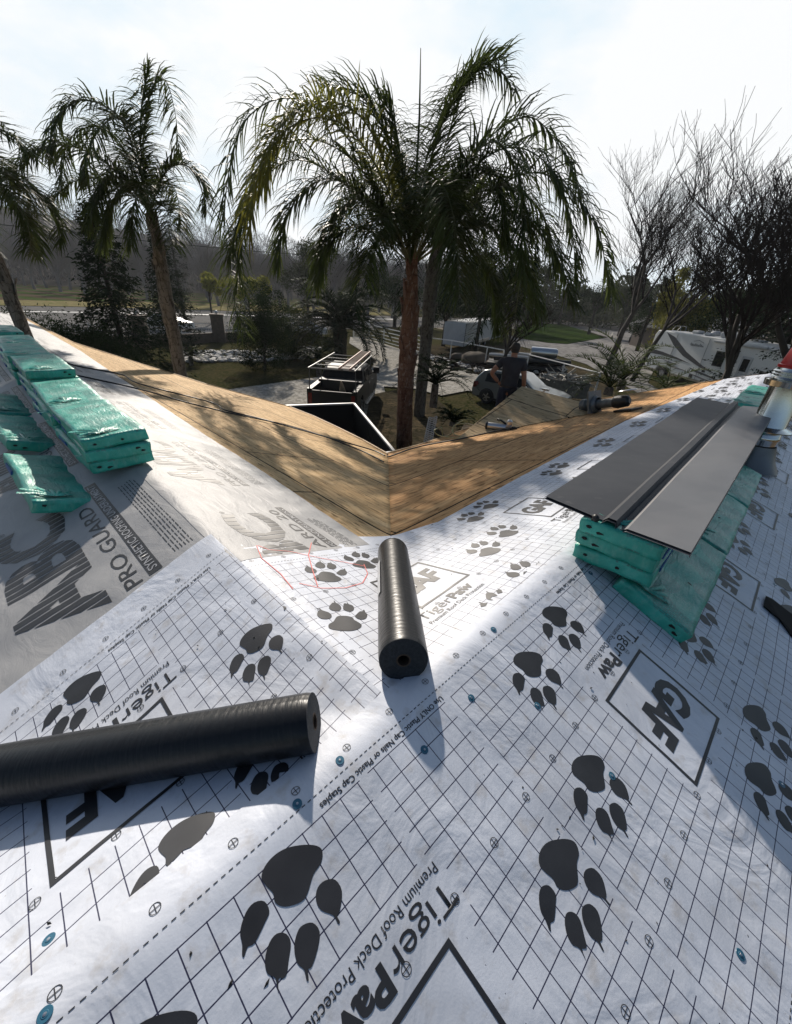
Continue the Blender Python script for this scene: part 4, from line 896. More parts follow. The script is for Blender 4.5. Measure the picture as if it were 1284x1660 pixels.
p2, c2 = palm('palm_tree', [(683,632,18),(688,580,18),(694,520,18),(698,470,18),(704,430,18),(712,385,18)], [.27,.25,.25,.25,.27,.26,.16], M_TR2, [], 'palm with grey diamond-patterned trunk just behind the large queen palm', .6, boots=14)
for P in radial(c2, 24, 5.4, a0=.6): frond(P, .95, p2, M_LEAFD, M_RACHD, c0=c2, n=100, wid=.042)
FL = [[(207,215,12.96),(170,172,12.72),(120,165,12.60),(90,205,12.48),(85,260,12.48)], [(228,230,13.20),(232,150,13.44),(243,108,13.56)], [(232,240,13.56),(245,150,13.92),(268,130,14.16),(285,190,14.40),(290,260,14.40)], [(185,275,12.96),(120,238,12.72),(55,245,12.60),(15,290,12.48)],
 [(200,240,13.68),(155,205,14.16),(110,230,14.40),(100,300,14.52)], [(268,280,13.20),(300,268,13.20),(330,300,13.20),(335,345,13.20)], [(205,290,12.96),(165,300,12.72),(145,370,12.60)], [(262,300,13.56),(285,310,13.92),(295,370,14.04)],
 [(233,300,12.24),(220,320,11.76),(212,400,11.64)], [(225,270,14.40),(195,250,15.12),(165,300,15.60)], [(190,300,13.80),(130,290,14.16),(75,330,14.40)], [(215,220,12.84),(185,190,12.24),(150,230,11.88),(140,300,11.76)], [(215,300,13.20),(180,330,13.20),(170,400,13.20)], [(258,330,12.72),(275,350,12.24),(280,400,12.00)]]
pl, cl = palm('palm_tree', [(292,602,13.20),(282,545,13.20),(270,490,13.20),(261,430,13.20),(252,380,13.20),(243,340,13.20)], [.18,.17,.165,.165,.17,.15,.10,.08], M_TR2, FL, 'leaning queen palm behind the left eave with drooping crown', .78, boots=12, n=130, wid=.032, droop=.85)
p4, c4 = palm('palm_tree', [(36,530,11.5),(24,500,11.5),(2,440,11.5),(-35,370,11.5),(-75,300,11.5)], [.12,.12,.115,.11,.11,.08], M_TR2, [], 'palm cut by the left edge of the picture', .5, boots=8)
for P in radial(c4, 15, 1.9, a0=.2): frond(P, .7, p4, M_LEAF, M_RACH, c0=c4, n=110, wid=.028)
# stocky date palm
d0 = at_z(552, 584, 0); dp = empty('date_palm', d0, 0, 'stocky date palm with dense arching crown beside the driveway', 'palm tree')
top = d0+Vector((0, 0, 2.3)); mb = MB(); mb.tube([Vector((0, 0, 0)), Vector((0, 0, .9)), Vector((0, 0, 1.9)), Vector((0, 0, 2.6))], [.5, .46, .55, .35], 18); mb.build('trunk', trunk_mat('date_palm_trunk', (.05, .042, .032), (.09, .075, .055), (.03, .025, .02)), dp, smooth=True)
for P in radial(top, 62, 4.9, a0=1, fall=.85, els=(82, 0)): frond(P, .62, dp, M_LEAFD, M_RACHD, c0=top, n=58, wid=.10, droop=.15, plum=.15, vee=.35, lseg=2, rad=.05, start=.08)
def small_palm(px, py, L, n, label, h=.3, cat='cycad', name='sago_palm', wid=.03, z=0, d=None, m=None, ll=.16):
    b = at_z(px, py, z) if d is None else at_d(px, py, d); r_ = empty(name, b, 0, label, cat)
    c = b+Vector((0, 0, h)); mb = MB(); mb.tube([Vector((0, 0, 0)), Vector((0, 0, h))], [.13, .11], 10); mb.build('trunk', M_TR2, r_)
    for P in radial(c, n, L, a0=random.random()*6, els=(75, 15), fall=.7): frond(P, ll, r_, m or M_LEAFD, M_RACHD, c0=c, n=34, wid=wid, droop=.1, plum=.1, lseg=2, vee=.3, rad=.015, start=.05)
    return r_
small_palm(702, 660, 1.5, 26, 'sago palm with stiff dark fronds beside the grey palm trunk', h=.7, d=12.6, ll=.22)
small_palm(311, 592, .95, 22, 'small sago palm on the dark lawn beside the left palm trunk', h=.5, d=None, m=M_LEAF, wid=.05)
small_palm(516, 609, 1.4, 22, 'sago palm on a short trunk in front of the date palm', h=1.0, wid=.05)
small_palm(735, 690, .8, 16, 'small sago palm in the bed right of the trunk', h=.1, d=11)
small_palm(1005, 632, 2.1, 15, 'young date palm with feathery fronds beyond the right eave', h=.3, cat='palm tree', name='young_palm', d=15, wid=.035, m=M_LEAF, ll=.4)
small_palm(1075, 640, 1.5, 9, 'small feathery palm seedling beyond the right eave', h=.2, cat='palm tree', name='young_palm', d=17, wid=.03, m=M_LEAF, ll=.3)
small_palm(985, 640, 1.6, 9, 'young palm clump behind the vent pipe', h=.2, cat='palm tree', name='young_palm', d=13, wid=.035, m=M_LEAF, ll=.35)

# ---------------------------------------------------------------- trees and shrubs
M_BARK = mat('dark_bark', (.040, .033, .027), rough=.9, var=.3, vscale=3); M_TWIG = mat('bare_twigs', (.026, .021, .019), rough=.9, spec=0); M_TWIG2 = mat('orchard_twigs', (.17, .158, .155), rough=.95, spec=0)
def bare_tree(seed, H, r0, levels=6, spread=.5, lean=(0, 0), trunk=.25, kids=3, dens=1.0):
    R = random.Random(seed); T_, B_ = MB(), MB()
    def grow(p, d, l, r, lev):
        n = 3; P = [p]; q = p.copy(); dd = d.copy()
        for i in range(n):
            dd = (dd+Vector((R.gauss(0, .10), R.gauss(0, .10), .07+R.gauss(0, .05)))+Vector((lean[0], lean[1], 0))*.05).normalized(); q = q+dd*l/n; P.append(q.copy())
        (T_ if lev < 2 else B_).tube(P, [r*(1-.4*i/n) for i in range(n+1)], 7 if lev < 2 else (4 if lev < 4 else 3), cap=False)
        if lev >= levels: return
        k_ = kids if lev else kids+1
        for i in range(k_):
            an = R.uniform(0, 6.28); s = Vector((math.cos(an), math.sin(an), R.uniform(-.1, .25))); nd = (dd*R.uniform(.75, 1.1)+s*spread*R.uniform(.6, 1.2)).normalized()
            st = P[n] if (i == 0 or lev == 0) else P[R.choice([1, 2, 3])]
            grow(st, nd, l*R.uniform(.68, .90), max(.012, r*(.48 if i else .64)), lev+1)
        if lev >= 2:
            for i in range(int(2*dens)):
                an = R.uniform(0, 6.28); s = Vector((math.cos(an), math.sin(an), .5)); grow(P[R.choice([1, 2])], (dd+s*.8).normalized(), l*.45, max(.009, r*.3), max(lev+2, levels-1))
    grow(Vector((0, 0, 0)), Vector((lean[0], lean[1], 1)).normalized(), H*trunk, r0, 0); return T_, B_
def place_bare(px, py, H, r0, seed, label, z=0, d=None, rot=0, group='bare trees on the right', sc=1, **k):
    b = at_z(px, py, z) if d is None else at_d(px, py, d); b.z = 0; T_, B_ = bare_tree(seed, H, r0, **k); o = empty('bare_tree', b, rot, label, 'tree', group)
    T_.build('trunk', M_BARK, o, smooth=True); B_.build('branches', M_TWIG, o); return o
place_bare(987, 590, 27, .30, 4, 'multi-stemmed bare tree standing between the driveway and the motorhome', d=44, lean=(.14, 0), levels=6, spread=.60, trunk=.17)
place_bare(1030, 600, 20, .20, 9, 'slender bare tree leaning right beside the rear of the motorhome', d=36, lean=(.34, 0), levels=6, spread=.55, trunk=.19)
place_bare(1185, 605, 13.5, .24, 14, 'tall thick-trunked bare tree in front of the motorhome', d=25, lean=(-.02, 0), levels=6, spread=.60, trunk=.20)
place_bare(1226, 612, 12, .13, 21, 'thin bare tree leaning right across the motorhome front', d=20, lean=(.42, 0), levels=5, spread=.4, trunk=.26)
place_bare(1330, 600, 16, .25, 25, 'bare tree at the right edge of the picture', d=27, lean=(-.18, 0), levels=6, spread=.60, trunk=.20)
place_bare(813, 574, 5.5, .2, 31, 'small forked tree with sparse branches behind the standing man', d=30, lean=(.1, 0), levels=5, spread=.55, trunk=.3)
def leafcloud(mb, c, rad, n, size, mi=0, shape=None, seed=None, hang=0.0):
    R = random if seed is None else random.Random(seed)
    cl = [(Vector((R.gauss(0, .45), R.gauss(0, .45), R.gauss(0, .42))), R.uniform(.18, .42)) for _ in range(max(6, n//260))]
    for i in range(n):
        q, s = R.choice(cl); v = q+Vector((R.gauss(0, s*.5), R.gauss(0, s*.5), R.gauss(0, s*.45)))
        if v.length > 1.15: v *= 1.1/v.length
        p = Vector((c[0]+v.x*rad[0], c[1]+v.y*rad[1], c[2]+v.z*rad[2])); L = size*R.uniform(.6, 1.3)
        a = Vector((R.gauss(0, 1), R.gauss(0, 1), R.gauss(0, 1)-hang*2)).normalized(); b = a.cross(Vector((R.gauss(0, 1), R.gauss(0, 1), R.gauss(0, 1)))).normalized()
        mb.add([p-a*L, p+b*L*.32, p+a*L, p-b*L*.32], [(0, 1, 2, 3)], mi)
def leafmat(name, c, tr=.25, var=.4): return mat(name, c, rough=.8, var=var, vscale=.8, trans=tr, spec=0)
M_L1 = leafmat('dark_green_leaves', (.020, .034, .014), .15); M_L2 = leafmat('olive_leaves', (.05, .062, .020)); M_L3 = leafmat('yellow_green_leaves', (.20, .20, .045), .4); M_L4 = leafmat('conifer_needles', (.022, .032, .018), .1); M_L5 = leafmat('grey_green_leaves', (.05, .058, .035), .2); M_L6 = leafmat('willow_leaves', (.13, .13, .035), .35)
def leafy(px, py, rad, h, n, size, m, label, name='tree', cat='tree', d=None, trunk=.2, group=None, hang=0, stems=5, seed=None):
    b = at_z(px, py, 0) if d is None else at_d(px, py, d); b.z = 0; o = empty(name, b, 0, label, cat, group); mb = MB(); c = Vector((0, 0, h))
    leafcloud(mb, c, rad, n, size, hang=hang, seed=seed); mb.build('crown', m, o)
    t = MB(); R = random.Random(int(px)); zb = max(.1, h-rad[2]*.6); t.tube([(0, 0, 0), (0, .02, zb*.6), (.03, 0, zb)], [trunk, trunk*.85, trunk*.7], 8)
    for i in range(stems):
        an = R.uniform(0, 6.28); t.tube([(0, 0, zb*.8), (math.cos(an)*rad[0]*.25, math.sin(an)*rad[1]*.25, h), (math.cos(an)*rad[0]*.6, math.sin(an)*rad[1]*.6, h+rad[2]*.4)], [trunk*.55, trunk*.35, trunk*.12], 6)
    t.build('trunk', M_BARK, o, smooth=True); return o
def conifer(px, py, H, R_, n, label, d=None, m=None, z0=.12, tip=.0, group=None):
    b = at_z(px, py, 0) if d is None else at_d(px, py, d); b.z = 0; o = empty('conifer_tree', b, 0, label, 'conifer', group); mb = MB(); t = MB(); rg = random.Random(int(px*7))
    t.tube([(0, 0, 0), (0, 0, H*.5), (0, 0, H*.98)], [H*.020, H*.014, .02], 7); nb = 74
    for i in range(nb):
        f = i/nb; z = H*(z0+(1-z0)*f); rr = R_*(1-f)**.85*rg.uniform(.6, 1.12)+.15; an = i*2.4+rg.random(); dr = Vector((math.cos(an), math.sin(an), -.12)); e = Vector((0, 0, z))+dr*rr; t.tube([(0, 0, z), e], [.03, .008], 3, cap=False)
        for _ in range(int(n/nb*(1.6-1.2*f))):
            u = rg.random()**.6; p = Vector((0, 0, z))+dr*rr*u+Vector((rg.gauss(0, .10*rr+.05), rg.gauss(0, .10*rr+.05), rg.gauss(0, .10)-.18*u*rr*.5)); L = rg.uniform(.07, .20)*(H/9)**.5
            a = (dr+Vector((rg.gauss(0, .6), rg.gauss(0, .6), rg.gauss(-.3, .4)))).normalized(); s = a.cross(Vector((rg.gauss(0, 1), rg.gauss(0, 1), rg.gauss(0, 1)))).normalized()*L*.22; mb.add([p-a*L*.4, p+s, p+a*L, p-s], [(0, 1, 2, 3)])
    mb.build('crown', m or M_L4, o); t.build('trunk', M_BARK, o); return o
conifer(207, 592, 7.2, 2.2, 11000, 'dark bushy conifer behind the left eave, left of the leaning palm', d=22)
conifer(285, 560, 7.6, 1.7, 8000, 'tall dark conifer behind the trunk of the leaning palm', d=31)
conifer(300, 520, 10, 2.0, 3000, 'slim dark conifer beside the road wall', d=60)
conifer(878, 528, 13, 4.6, 7000, 'broad dark conifer at the back of the green lawn', group=None)
conifer(905, 527, 12.5, 4.2, 6000, 'dark conifer right of the broad one on the green lawn')
conifer(850, 530, 12, 4.2, 6000, 'dark conifer left of the broad one at the lawn edge')
conifer(1268, 560, 13, 4.6, 9000, 'dense dark conifer at the right edge behind the motorhome', d=38, z0=.04)
conifer(1330, 560, 14, 5.0, 9000, 'second dense dark conifer at the right edge', d=36, z0=.04)
leafy(430, 596, (1.8, 1.8, 2.4), 2.3, 24000, .06, M_L1, 'dense dark rounded shrub left of the date palm', 'shrub', 'shrub', d=28, trunk=.1)
leafy(470, 560, (3.6, 2.4, 1.7), 1.7, 14000, .08, M_L2, 'olive green bush behind the dark rounded shrub', 'shrub', 'shrub', d=34, trunk=.08)
leafy(345, 520, (1.7, 1.7, 1.3), 4.2, 2600, .16, M_L3, 'small yellow-green tree by the road, left one of the pair', d=58, trunk=.12, group='yellow-green trees by the road')
leafy(406, 520, (2.6, 2.2, 1.6), 4.4, 4200, .16, M_L3, 'wider yellow-green tree by the road, right one of the pair', d=58, trunk=.12, group='yellow-green trees by the road')
leafy(500, 520, (4, 3, 3.0), 6.5, 6500, .16, M_L5, 'grey-green tree behind the date palm crown', d=56, trunk=.2)
leafy(720, 545, (3.6, 3, 2.6), 4.4, 9000, .12, M_L1, 'dark tree with spreading crown between gate and white trailer', d=46, trunk=.22)
leafy(775, 540, (3.2, 3, 2.6), 5.4, 9000, .12, M_L1, 'dark tree overhanging the white trailer', d=44, trunk=.2)
leafy(640, 520, (4, 3, 3), 5.2, 6000, .16, M_L1, 'dark tree beyond the white gate', d=66, trunk=.3)
leafy(590, 515, (4, 3, 2.8), 4.8, 5000, .16, M_L5, 'grey-green tree far beyond the white gate', d=78, trunk=.3)
leafy(960, 520, (4, 3, 3), 6.0, 6000, .17, M_L1, 'dark round tree far beyond the green lawn', d=85, trunk=.3)
leafy(1010, 520, (5, 4, 3.6), 6.2, 6000, .18, M_L5, 'grey-green tree far beyond the bare trees', d=88, trunk=.3)
leafy(1045, 530, (3, 3, 3), 5, 5000, .15, M_L1, 'dark tree left of the weeping willow', d=62, trunk=.25)
leafy(1090, 545, (3.0, 2.6, 3.4), 4.6, 8000, .17, M_L6, 'weeping yellow-green willow behind the motorhome', d=50, trunk=.25, hang=1.2)
leafy(1130, 540, (4.2, 4, 3.4), 7.0, 6500, .15, M_L5, 'large grey-green tree rising behind the motorhome', d=54, trunk=.3)
leafy(1215, 540, (4.2, 4, 3.2), 5.2, 6500, .15, M_L1, 'large dark tree behind the front of the motorhome', d=46, trunk=.3)
leafy(760, 500, (6, 4, 4.5), 7.5, 9000, .2, M_L1, 'large dark tree mass behind the queen palm crown', d=75, trunk=.4)
leafy(830, 500, (5, 4, 4.5), 7.5, 8000, .2, M_L5, 'grey-green tree left of the lawn conifers', d=80, trunk=.4)
leafy(90, 560, (2.4, 2, 1.8), 2.0, 24000, .055, M_L1, 'dark shrub behind the left bundles beside the conifer', 'shrub', 'shrub', d=20, trunk=.08)
leafy(140, 560, (1.6, 1.6, 1.5), 1.8, 14000, .05, M_L4, 'dark low shrub left of the bushy conifer', 'shrub', 'shrub', d=18, trunk=.08)
leafy(240, 590, (.9, .9, .6), .6, 2500, .09, M_L4, 'low grassy mound at the foot of the leaning palm', 'shrub', 'shrub', d=23, trunk=.04)
leafy(480, 590, (1.4, 1.2, .7), .7, 3000, .09, M_L2, 'low olive shrub between rounded shrub and date palm', 'shrub', 'shrub', d=31, trunk=.04)
leafy(905, 640, (2.0, 1.5, .9), .6, 5000, .09, M_L4, 'dark groundcover shrub behind the entry roof', 'shrub', 'shrub', d=16, trunk=.04)
leafy(955, 640, (2.4, 1.5, .8), .5, 5000, .09, M_L2, 'olive groundcover shrub behind the vent pipe', 'shrub', 'shrub', d=17, trunk=.04)
def tuft(px, py, n, H, label, m, d=None, spread=.35, w_=.012, name='grass_clump', cat='ornamental grass'):
    b = at_z(px, py, 0) if d is None else at_d(px, py, d); b.z = 0; mb = MB()
    for _ in range(n):
        an = random.uniform(0, 6.28); o = Vector((math.cos(an), math.sin(an), 0)); p = o*random.uniform(0, .25); h = H*random.uniform(.5, 1.1); s = spread*random.uniform(.3, 1.3); sd_ = Vector((-o.y, o.x, 0))*w_; vs = []
        for k_ in range(4): f = k_/3; q = p+o*s*H*f*f+Vector((0, 0, h*(f-.25*f*f*s))); vs += [q-sd_*(1-f*.9), q+sd_*(1-f*.9)]
        mb.add(vs, [(2*i, 2*i+1, 2*i+3, 2*i+2) for i in range(3)])
    o = mb.build(name, m); o.location = b; return tag(o, label, cat)
tuft(1105, 640, 160, 1.9, 'spiky pale green grass clump in front of the motorhome rear wheels', M_L6, d=16, spread=.6, w_=.02)
tuft(1172, 640, 200, 1.9, 'spiky yellow-green grass clump in front of the motorhome door', M_L6, d=15, spread=.7, w_=.02)
tuft(616, 720, 420, 1.7, 'wispy dark shrub growing left of the queen palm base', M_L4, d=10.6, spread=.55, w_=.006)
tuft(690, 735, 420, 1.5, 'wispy green shrub growing right of the queen palm base', M_L2, d=10.3, spread=.6, w_=.006)
tuft(730, 720, 260, 1.0, 'low green strappy clump right of the trellis', M_L2, d=10.4, spread=.7, w_=.012)
# orchard
orch = []
for s_ in (1, 2, 3):
    T_, B_ = bare_tree(50+s_, 9.5, .22, levels=5, spread=.62, trunk=.19, kids=3); nT = len(T_.v); T_.add(B_.v, B_.f); orch.append(T_)
OG = 'bare orchard trees in rows beyond the road'; protoO = []; cnt = 0; rowv = Vector((1, -.30, 0)).normalized(); colv = Vector((.287, .958, 0))
labs = ['bare orchard tree, one of many in the rows beyond the road']
o0 = Vector((-30, 84, 0))
for r_ in range(13):
    for c_ in range(-12, 16):
        p = o0+colv*(r_*9)+rowv*(c_*8.2)+Vector((random.uniform(-.8, .8), random.uniform(-.8, .8), 0))
        az = math.degrees(math.atan2(p.x, p.y))
        if az < -43 or az > 6 or cnt >= 230: continue
        k_ = random.randrange(3)
        if len(protoO) <= k_:
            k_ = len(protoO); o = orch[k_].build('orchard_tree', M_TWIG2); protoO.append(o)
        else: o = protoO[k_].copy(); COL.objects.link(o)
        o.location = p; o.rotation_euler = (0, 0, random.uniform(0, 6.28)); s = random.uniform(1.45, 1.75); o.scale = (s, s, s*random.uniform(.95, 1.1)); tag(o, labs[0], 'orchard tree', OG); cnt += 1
# the far wood behind the rows
HM = lambda az: float(np.interp(az, [-52, -40, -30, -15, -3, 10], [54, 50, 43, 35, 28, 18]))
hl = MB(); hv = []; NA, ND = 40, 8
for i in range(NA+1):
    for j_ in range(ND+1):
        az = -56+74*i/NA; d = 150+200*j_/ND; f = j_/ND; ramp_ = max(0, min(1, (18-az)/18)); hv.append((math.sin(math.radians(az))*d, math.cos(math.radians(az))*d, .15+(HM(az)-9)*.75*(3*f*f-2*f**3)*ramp_-1.0*(f == 0)))
hl.add(hv, [(i*(ND+1)+j_, (i+1)*(ND+1)+j_, (i+1)*(ND+1)+j_+1, i*(ND+1)+j_+1) for i in range(NA) for j_ in range(ND)]); o = hl.build('hills', mat('wooded_hill', (.07, .065, .06), rough=1, var=.4, vscale=.08, spec=0), smooth=True, fixn=False); o['kind'] = 'structure'
mb = MB(); R = random.Random(3)
for i in range(75000):
    a0 = R.uniform(-52, 14); az = math.radians(a0); f = R.random(); d = 152+150*f; g_ = min(1, f*1.15); base_ = (HM(a0)-9)*.72*(3*(f*.75)**2-2*(f*.75)**3)*max(0, min(1, (18-a0)/18)); h = base_+R.uniform(1.5, 13+1.5*math.sin(a0*2.1+d*.05)); p = Vector((math.sin(az)*d, math.cos(az)*d, h)); L = R.uniform(.4, 1.5)
    a = Vector((R.gauss(0, .6), R.gauss(0, .6), 1)).normalized()*L; s = Vector((R.gauss(0, 1), R.gauss(0, 1), R.gauss(0, .4))).normalized()*.10; mb.add([p-a-s, p-a+s, p+a+s*.3, p+a-s*.3], [(0, 1, 2, 3)])
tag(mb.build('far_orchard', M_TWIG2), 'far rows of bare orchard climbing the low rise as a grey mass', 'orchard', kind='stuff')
mb = MB()
for i in range(16000):
    az = math.radians(R.uniform(4, 55)); d = R.uniform(110, 170); h = R.uniform(0, 9.5+2.0*math.sin(az*31)+1.5*math.sin(az*77)); p = Vector((math.sin(az)*d, math.cos(az)*d, h)); L = R.uniform(.4, 1.2)
    a = Vector((R.gauss(0, 1), R.gauss(0, 1), R.gauss(0, 1))).normalized()*L; s = a.cross(Vector((R.gauss(0, 1), R.gauss(0, 1), R.gauss(0, 1)))).normalized()*.35; mb.add([p-a, p+s, p+a, p-s], [(0, 1, 2, 3)])
tag(mb.build('far_trees', M_L5), 'far belt of trees on the horizon at right', 'trees', kind='stuff')
# ---------------------------------------------------------------- walls, fences, gate
M_BRICK = mat('brown_block', (.10, .075, .055), rough=.9, var=.25, vscale=4); M_WMET = mat('white_painted_metal', (.55, .55, .54), rough=.45, var=.08, vscale=4); M_CONCW = mat('grey_concrete_block', (.15, .145, .13), rough=.9, var=.15, vscale=2)
def run(name, pts, h, th, m, label, cat, z0=0, extra=None):
    c = pts[0].copy(); root = empty(name, c, 0, label, cat); mb = MB()
    for p, q in zip(pts, pts[1:]):
        d = (q-p).normalized(); n = Vector((-d.y, d.x, 0))*th/2; v = [p-n-c, q-n-c, q+n-c, p+n-c]
        mb.add([x+Vector((0, 0, z0)) for x in v]+[x+Vector((0, 0, h)) for x in v], [(0,3,2,1),(4,5,6,7),(0,1,5,4),(1,2,6,5),(2,3,7,6),(3,0,4,7)])
    mb.build('base_wall', m, root); return root
wp = [at_z(x, y, 0) for x, y in ((-150, 575), (230, 562), (357, 554), (440, 551))]
wr = run('road_wall', wp, .75, .2, M_BRICK, 'low brown block wall with white iron fencing along the road', 'wall'); c = wr.location
for p, q in zip(wp, wp[1:]):
    d = q-p; L = d.length; d.normalize(); n = int(L/2.6); up = Vector((0, 0, 1))
    for i in range(n):
        a_, b_ = p+d*(i*L/n), p+d*((i+1)*L/n); mb = MB()
        for z in (.85, 1.15, 1.5): mb.tube([a_-c+up*z, b_-c+up*z], .018, 4)
        m_ = 16
        for k_ in range(m_): s = a_.lerp(b_, (k_+.5)/m_)-c; tz = 1.75-.22*math.sin(math.pi*(k_+.5)/m_); mb.tube([s+up*.78, s+up*tz], .011, 4)
        mb.build('iron_panel', M_WMET, wr); mb = MB(); mb.tube([a_-c+up*.7, a_-c+up*1.8], .03, 4); mb.build('post', M_WMET, wr)
for (x, y), lb in (((357, 554), 'brown block pillar with small ball lamp in the road wall'), ((233, 563), 'brown block pillar partly behind the leaning palm')):
    p = at_z(x, y, 0); r_ = empty('wall_pillar', p, math.radians(20), lb, 'pillar'); mb = MB(); mb.box((-.5, -.5, 0), (.5, .5, 2.1)); mb.box((-.56, -.56, 2.1), (.56, .56, 2.22)); mb.build('shaft', M_BRICK, r_, bevel=.02); mb = MB(); mb.ico((0, 0, 2.36), .14, sub=2); mb.build('ball_cap', M_WMET, r_, smooth=True)
# white gate and rail fence running right
g0, g1, g2 = at_z(573, 549, 0), at_z(604, 556, 0), at_z(680, 577, 0); g1 = at_z(598, 553, 0)
gr_ = empty('driveway_gate', g0, 0, 'white iron driveway gate of vertical bars beside the date palm', 'gate'); d = g1-g0; mb = MB(); up = Vector((0, 0, 1))
for k_ in range(14): s = d*k_/13; mb.tube([s+up*.15, s+up*1.75], .02, 4)
for z in (.2, 1.0, 1.7): mb.tube([up*z, d+up*z], .03, 4)
mb.build('bar_panel', M_WMET, gr_); 
for s in (Vector((0, 0, 0)), d): mb = MB(); mb.tube([s, s+up*2.0], .06, 6); mb.build('post', M_WMET, gr_)
fr = empty('rail_gate', g1, 0, 'white five-rail metal gate section at the top of the driveway', 'gate'); d = (g2-g1); mb = MB()
for z in (.35, .65, .95, 1.25, 1.6): mb.tube([up*z, d+up*z], .035, 5)
mb.build('rails', M_WMET, fr)
for f in (0, .33, .66, 1): mb = MB(); mb.tube([d*f, d*f+up*1.7], .05, 6); mb.build('post', M_WMET, fr)
rp_ = [at_z(680, 577, 0), at_z(729, 584, 0), at_z(785, 597, 0), at_z(850, 612, 0), at_z(905, 630, 0), at_z(960, 650, 0)]
rf_ = empty('rail_fence', rp_[0], 0, 'single white top-rail pipe fence running behind the driveway', 'fence'); mb = MB(); mb.tube([p-rp_[0]+up*1.55 for p in rp_], .04, 6); mb.build('top_rail', M_WMET, rf_)
for p in rp_: mb = MB(); mb.tube([p-rp_[0], p-rp_[0]+up*1.55], .045, 6); mb.build('post', M_WMET, rf_)
# leaning white trellis
tb = at_d(694, 716, 9.9); te = at_d(702, 676, 10.2); tr_ = MB(); d = te-tb; s = Vector((.10, 0, .02))
for q in (-1, 1): tr_.tube([s*q, d+s*q], .014, 4)
for k_ in range(11): f = k_/11; tr_.tube([d*f-s, d*(f+.10)+s], .011, 4); tr_.tube([d*f+s, d*(f+.10)-s], .011, 4)
o = tr_.build('garden_trellis', M_WMET); o.location = tb; tag(o, 'narrow white lattice trellis leaning beside the queen palm trunk', 'trellis')

# ---------------------------------------------------------------- vehicles
M_GLASS = mat('dark_car_glass', (.010, .012, .014), rough=.25, spec=.15); M_TYRE = mat('tyre_rubber', (.015, .015, .015), rough=.85); M_RIM = mat('alloy_rim', (.45, .45, .46), rough=.3, metal=.8)
M_CHROME = mat('bright_trim', (.6, .6, .6), rough=.25, metal=.9); M_TAIL = mat('red_lamp_lens', (.14, .012, .012), rough=.2); M_BLACKP = mat('black_trim', (.018, .018, .018), rough=.6)
def wheel(root, x, y, r, wd, sg, m=None):
    M = Matrix.Translation((x, y, r)); w_ = MB(); w_.lathe([(r*.62, -wd/2), (r*.94, -wd/2), (r, -wd/2+.03), (r, wd/2-.03), (r*.94, wd/2), (r*.62, wd/2)], 22, M=M, axis='Y'); o = w_.build('wheel', M_TYRE, root, auto=.6)
    q = MB(); q.lathe([(r*.64, sg*(wd/2-.01)), (r*.58, sg*(wd/2-.05)), (r*.18, sg*(wd/2-.03)), (0, sg*(wd/2-.02))], 22, M=M, axis='Y')
    for k_ in range(5):
        a = k_*1.2566; p = [(x+r*.12*math.cos(a+1.57), y+sg*(wd/2-.004), r+r*.12*math.sin(a+1.57)), (x+r*.62*math.cos(a+.12), y+sg*(wd/2-.004), r+r*.62*math.sin(a+.12)), (x+r*.62*math.cos(a-.12), y+sg*(wd/2-.004), r+r*.62*math.sin(a-.12)), (x+r*.12*math.cos(a-1.57), y+sg*(wd/2-.004), r+r*.12*math.sin(a-1.57))]; q.add(p, [(0, 1, 2, 3)])
    q.build('rim', M_RIM, o); return o
def carbody(mb, prof, w0, taper):
    """side profile [(x,z)], half width by height -> a rounded hull across 7 stations"""
    st = [(-1, .90), (-.93, 1), (-.5, 1.0), (0, 1.0), (.5, 1.0), (.93, 1), (1, .90)]; n = len(prof); cx = sum(p[0] for p in prof)/n; cz = sum(p[1] for p in prof)/n; vs = []
    for u, k_ in st:
        for x, z in prof: hw = w0-taper(z); vs.append((cx+(x-cx)*(1 if k_ == 1 else .975), u*hw, cz+(z-cz)*(1 if k_ == 1 else .95)))
    fs = [tuple(range(n)), tuple(range((len(st)-1)*n, len(st)*n))[::-1]]+[(s*n+i, (s+1)*n+i, (s+1)*n+(i+1) % n, s*n+(i+1) % n) for s in range(len(st)-1) for i in range(n)]
    return mb.add(vs, fs)
def panel(pts, y, sg, root, m, name, th=.012, tp=lambda z: 0):
    mb = MB(); n = len(pts); a = [(x, sg*(y-tp(z)), z) for x, z in pts]; b = [(x, sg*(y-tp(z)+th), z) for x, z in pts]; mb.add(a+b, [tuple(range(n)), tuple(range(n, 2*n))[::-1]]+[(i, i+n, (i+1) % n+n, (i+1) % n) for i in range(n)]); return mb.build(name, m, root, fixn=True)
# grey SUV: rear toward the driveway, nose to the right behind the man
M_SUV = mat('metallic_grey_green_paint', (.20, .215, .21), rough=.3, metal=.5, coat=.5)
r0_, r1_ = at_z(772, 657, 0), at_z(862, 672, 0); s0 = at_z(777, 645, 0)
sv = empty('parked_suv', s0, 0, 'grey suv parked on the grass just left of the standing man', 'car'); dd = Vector((.80, -.60, 0)).normalized(); sv.rotation_euler = (0, 0, math.atan2(dd.y, dd.x))
tp = lambda z: max(0, z-.95)*.22
P_ = [(-.05, .32), (-.10, .60), (-.04, .95), (.12, 1.30), (.42, 1.64), (.8, 1.70), (1.8, 1.71), (2.45, 1.66), (3.25, 1.14), (4.2, 1.0), (4.6, .86), (4.68, .55), (4.62, .28), (4.3, .22), (.4, .22)]
mb = MB(); carbody(mb, P_, .93, tp); mb.build('body', M_SUV, sv, bevel=.03, auto=.6)
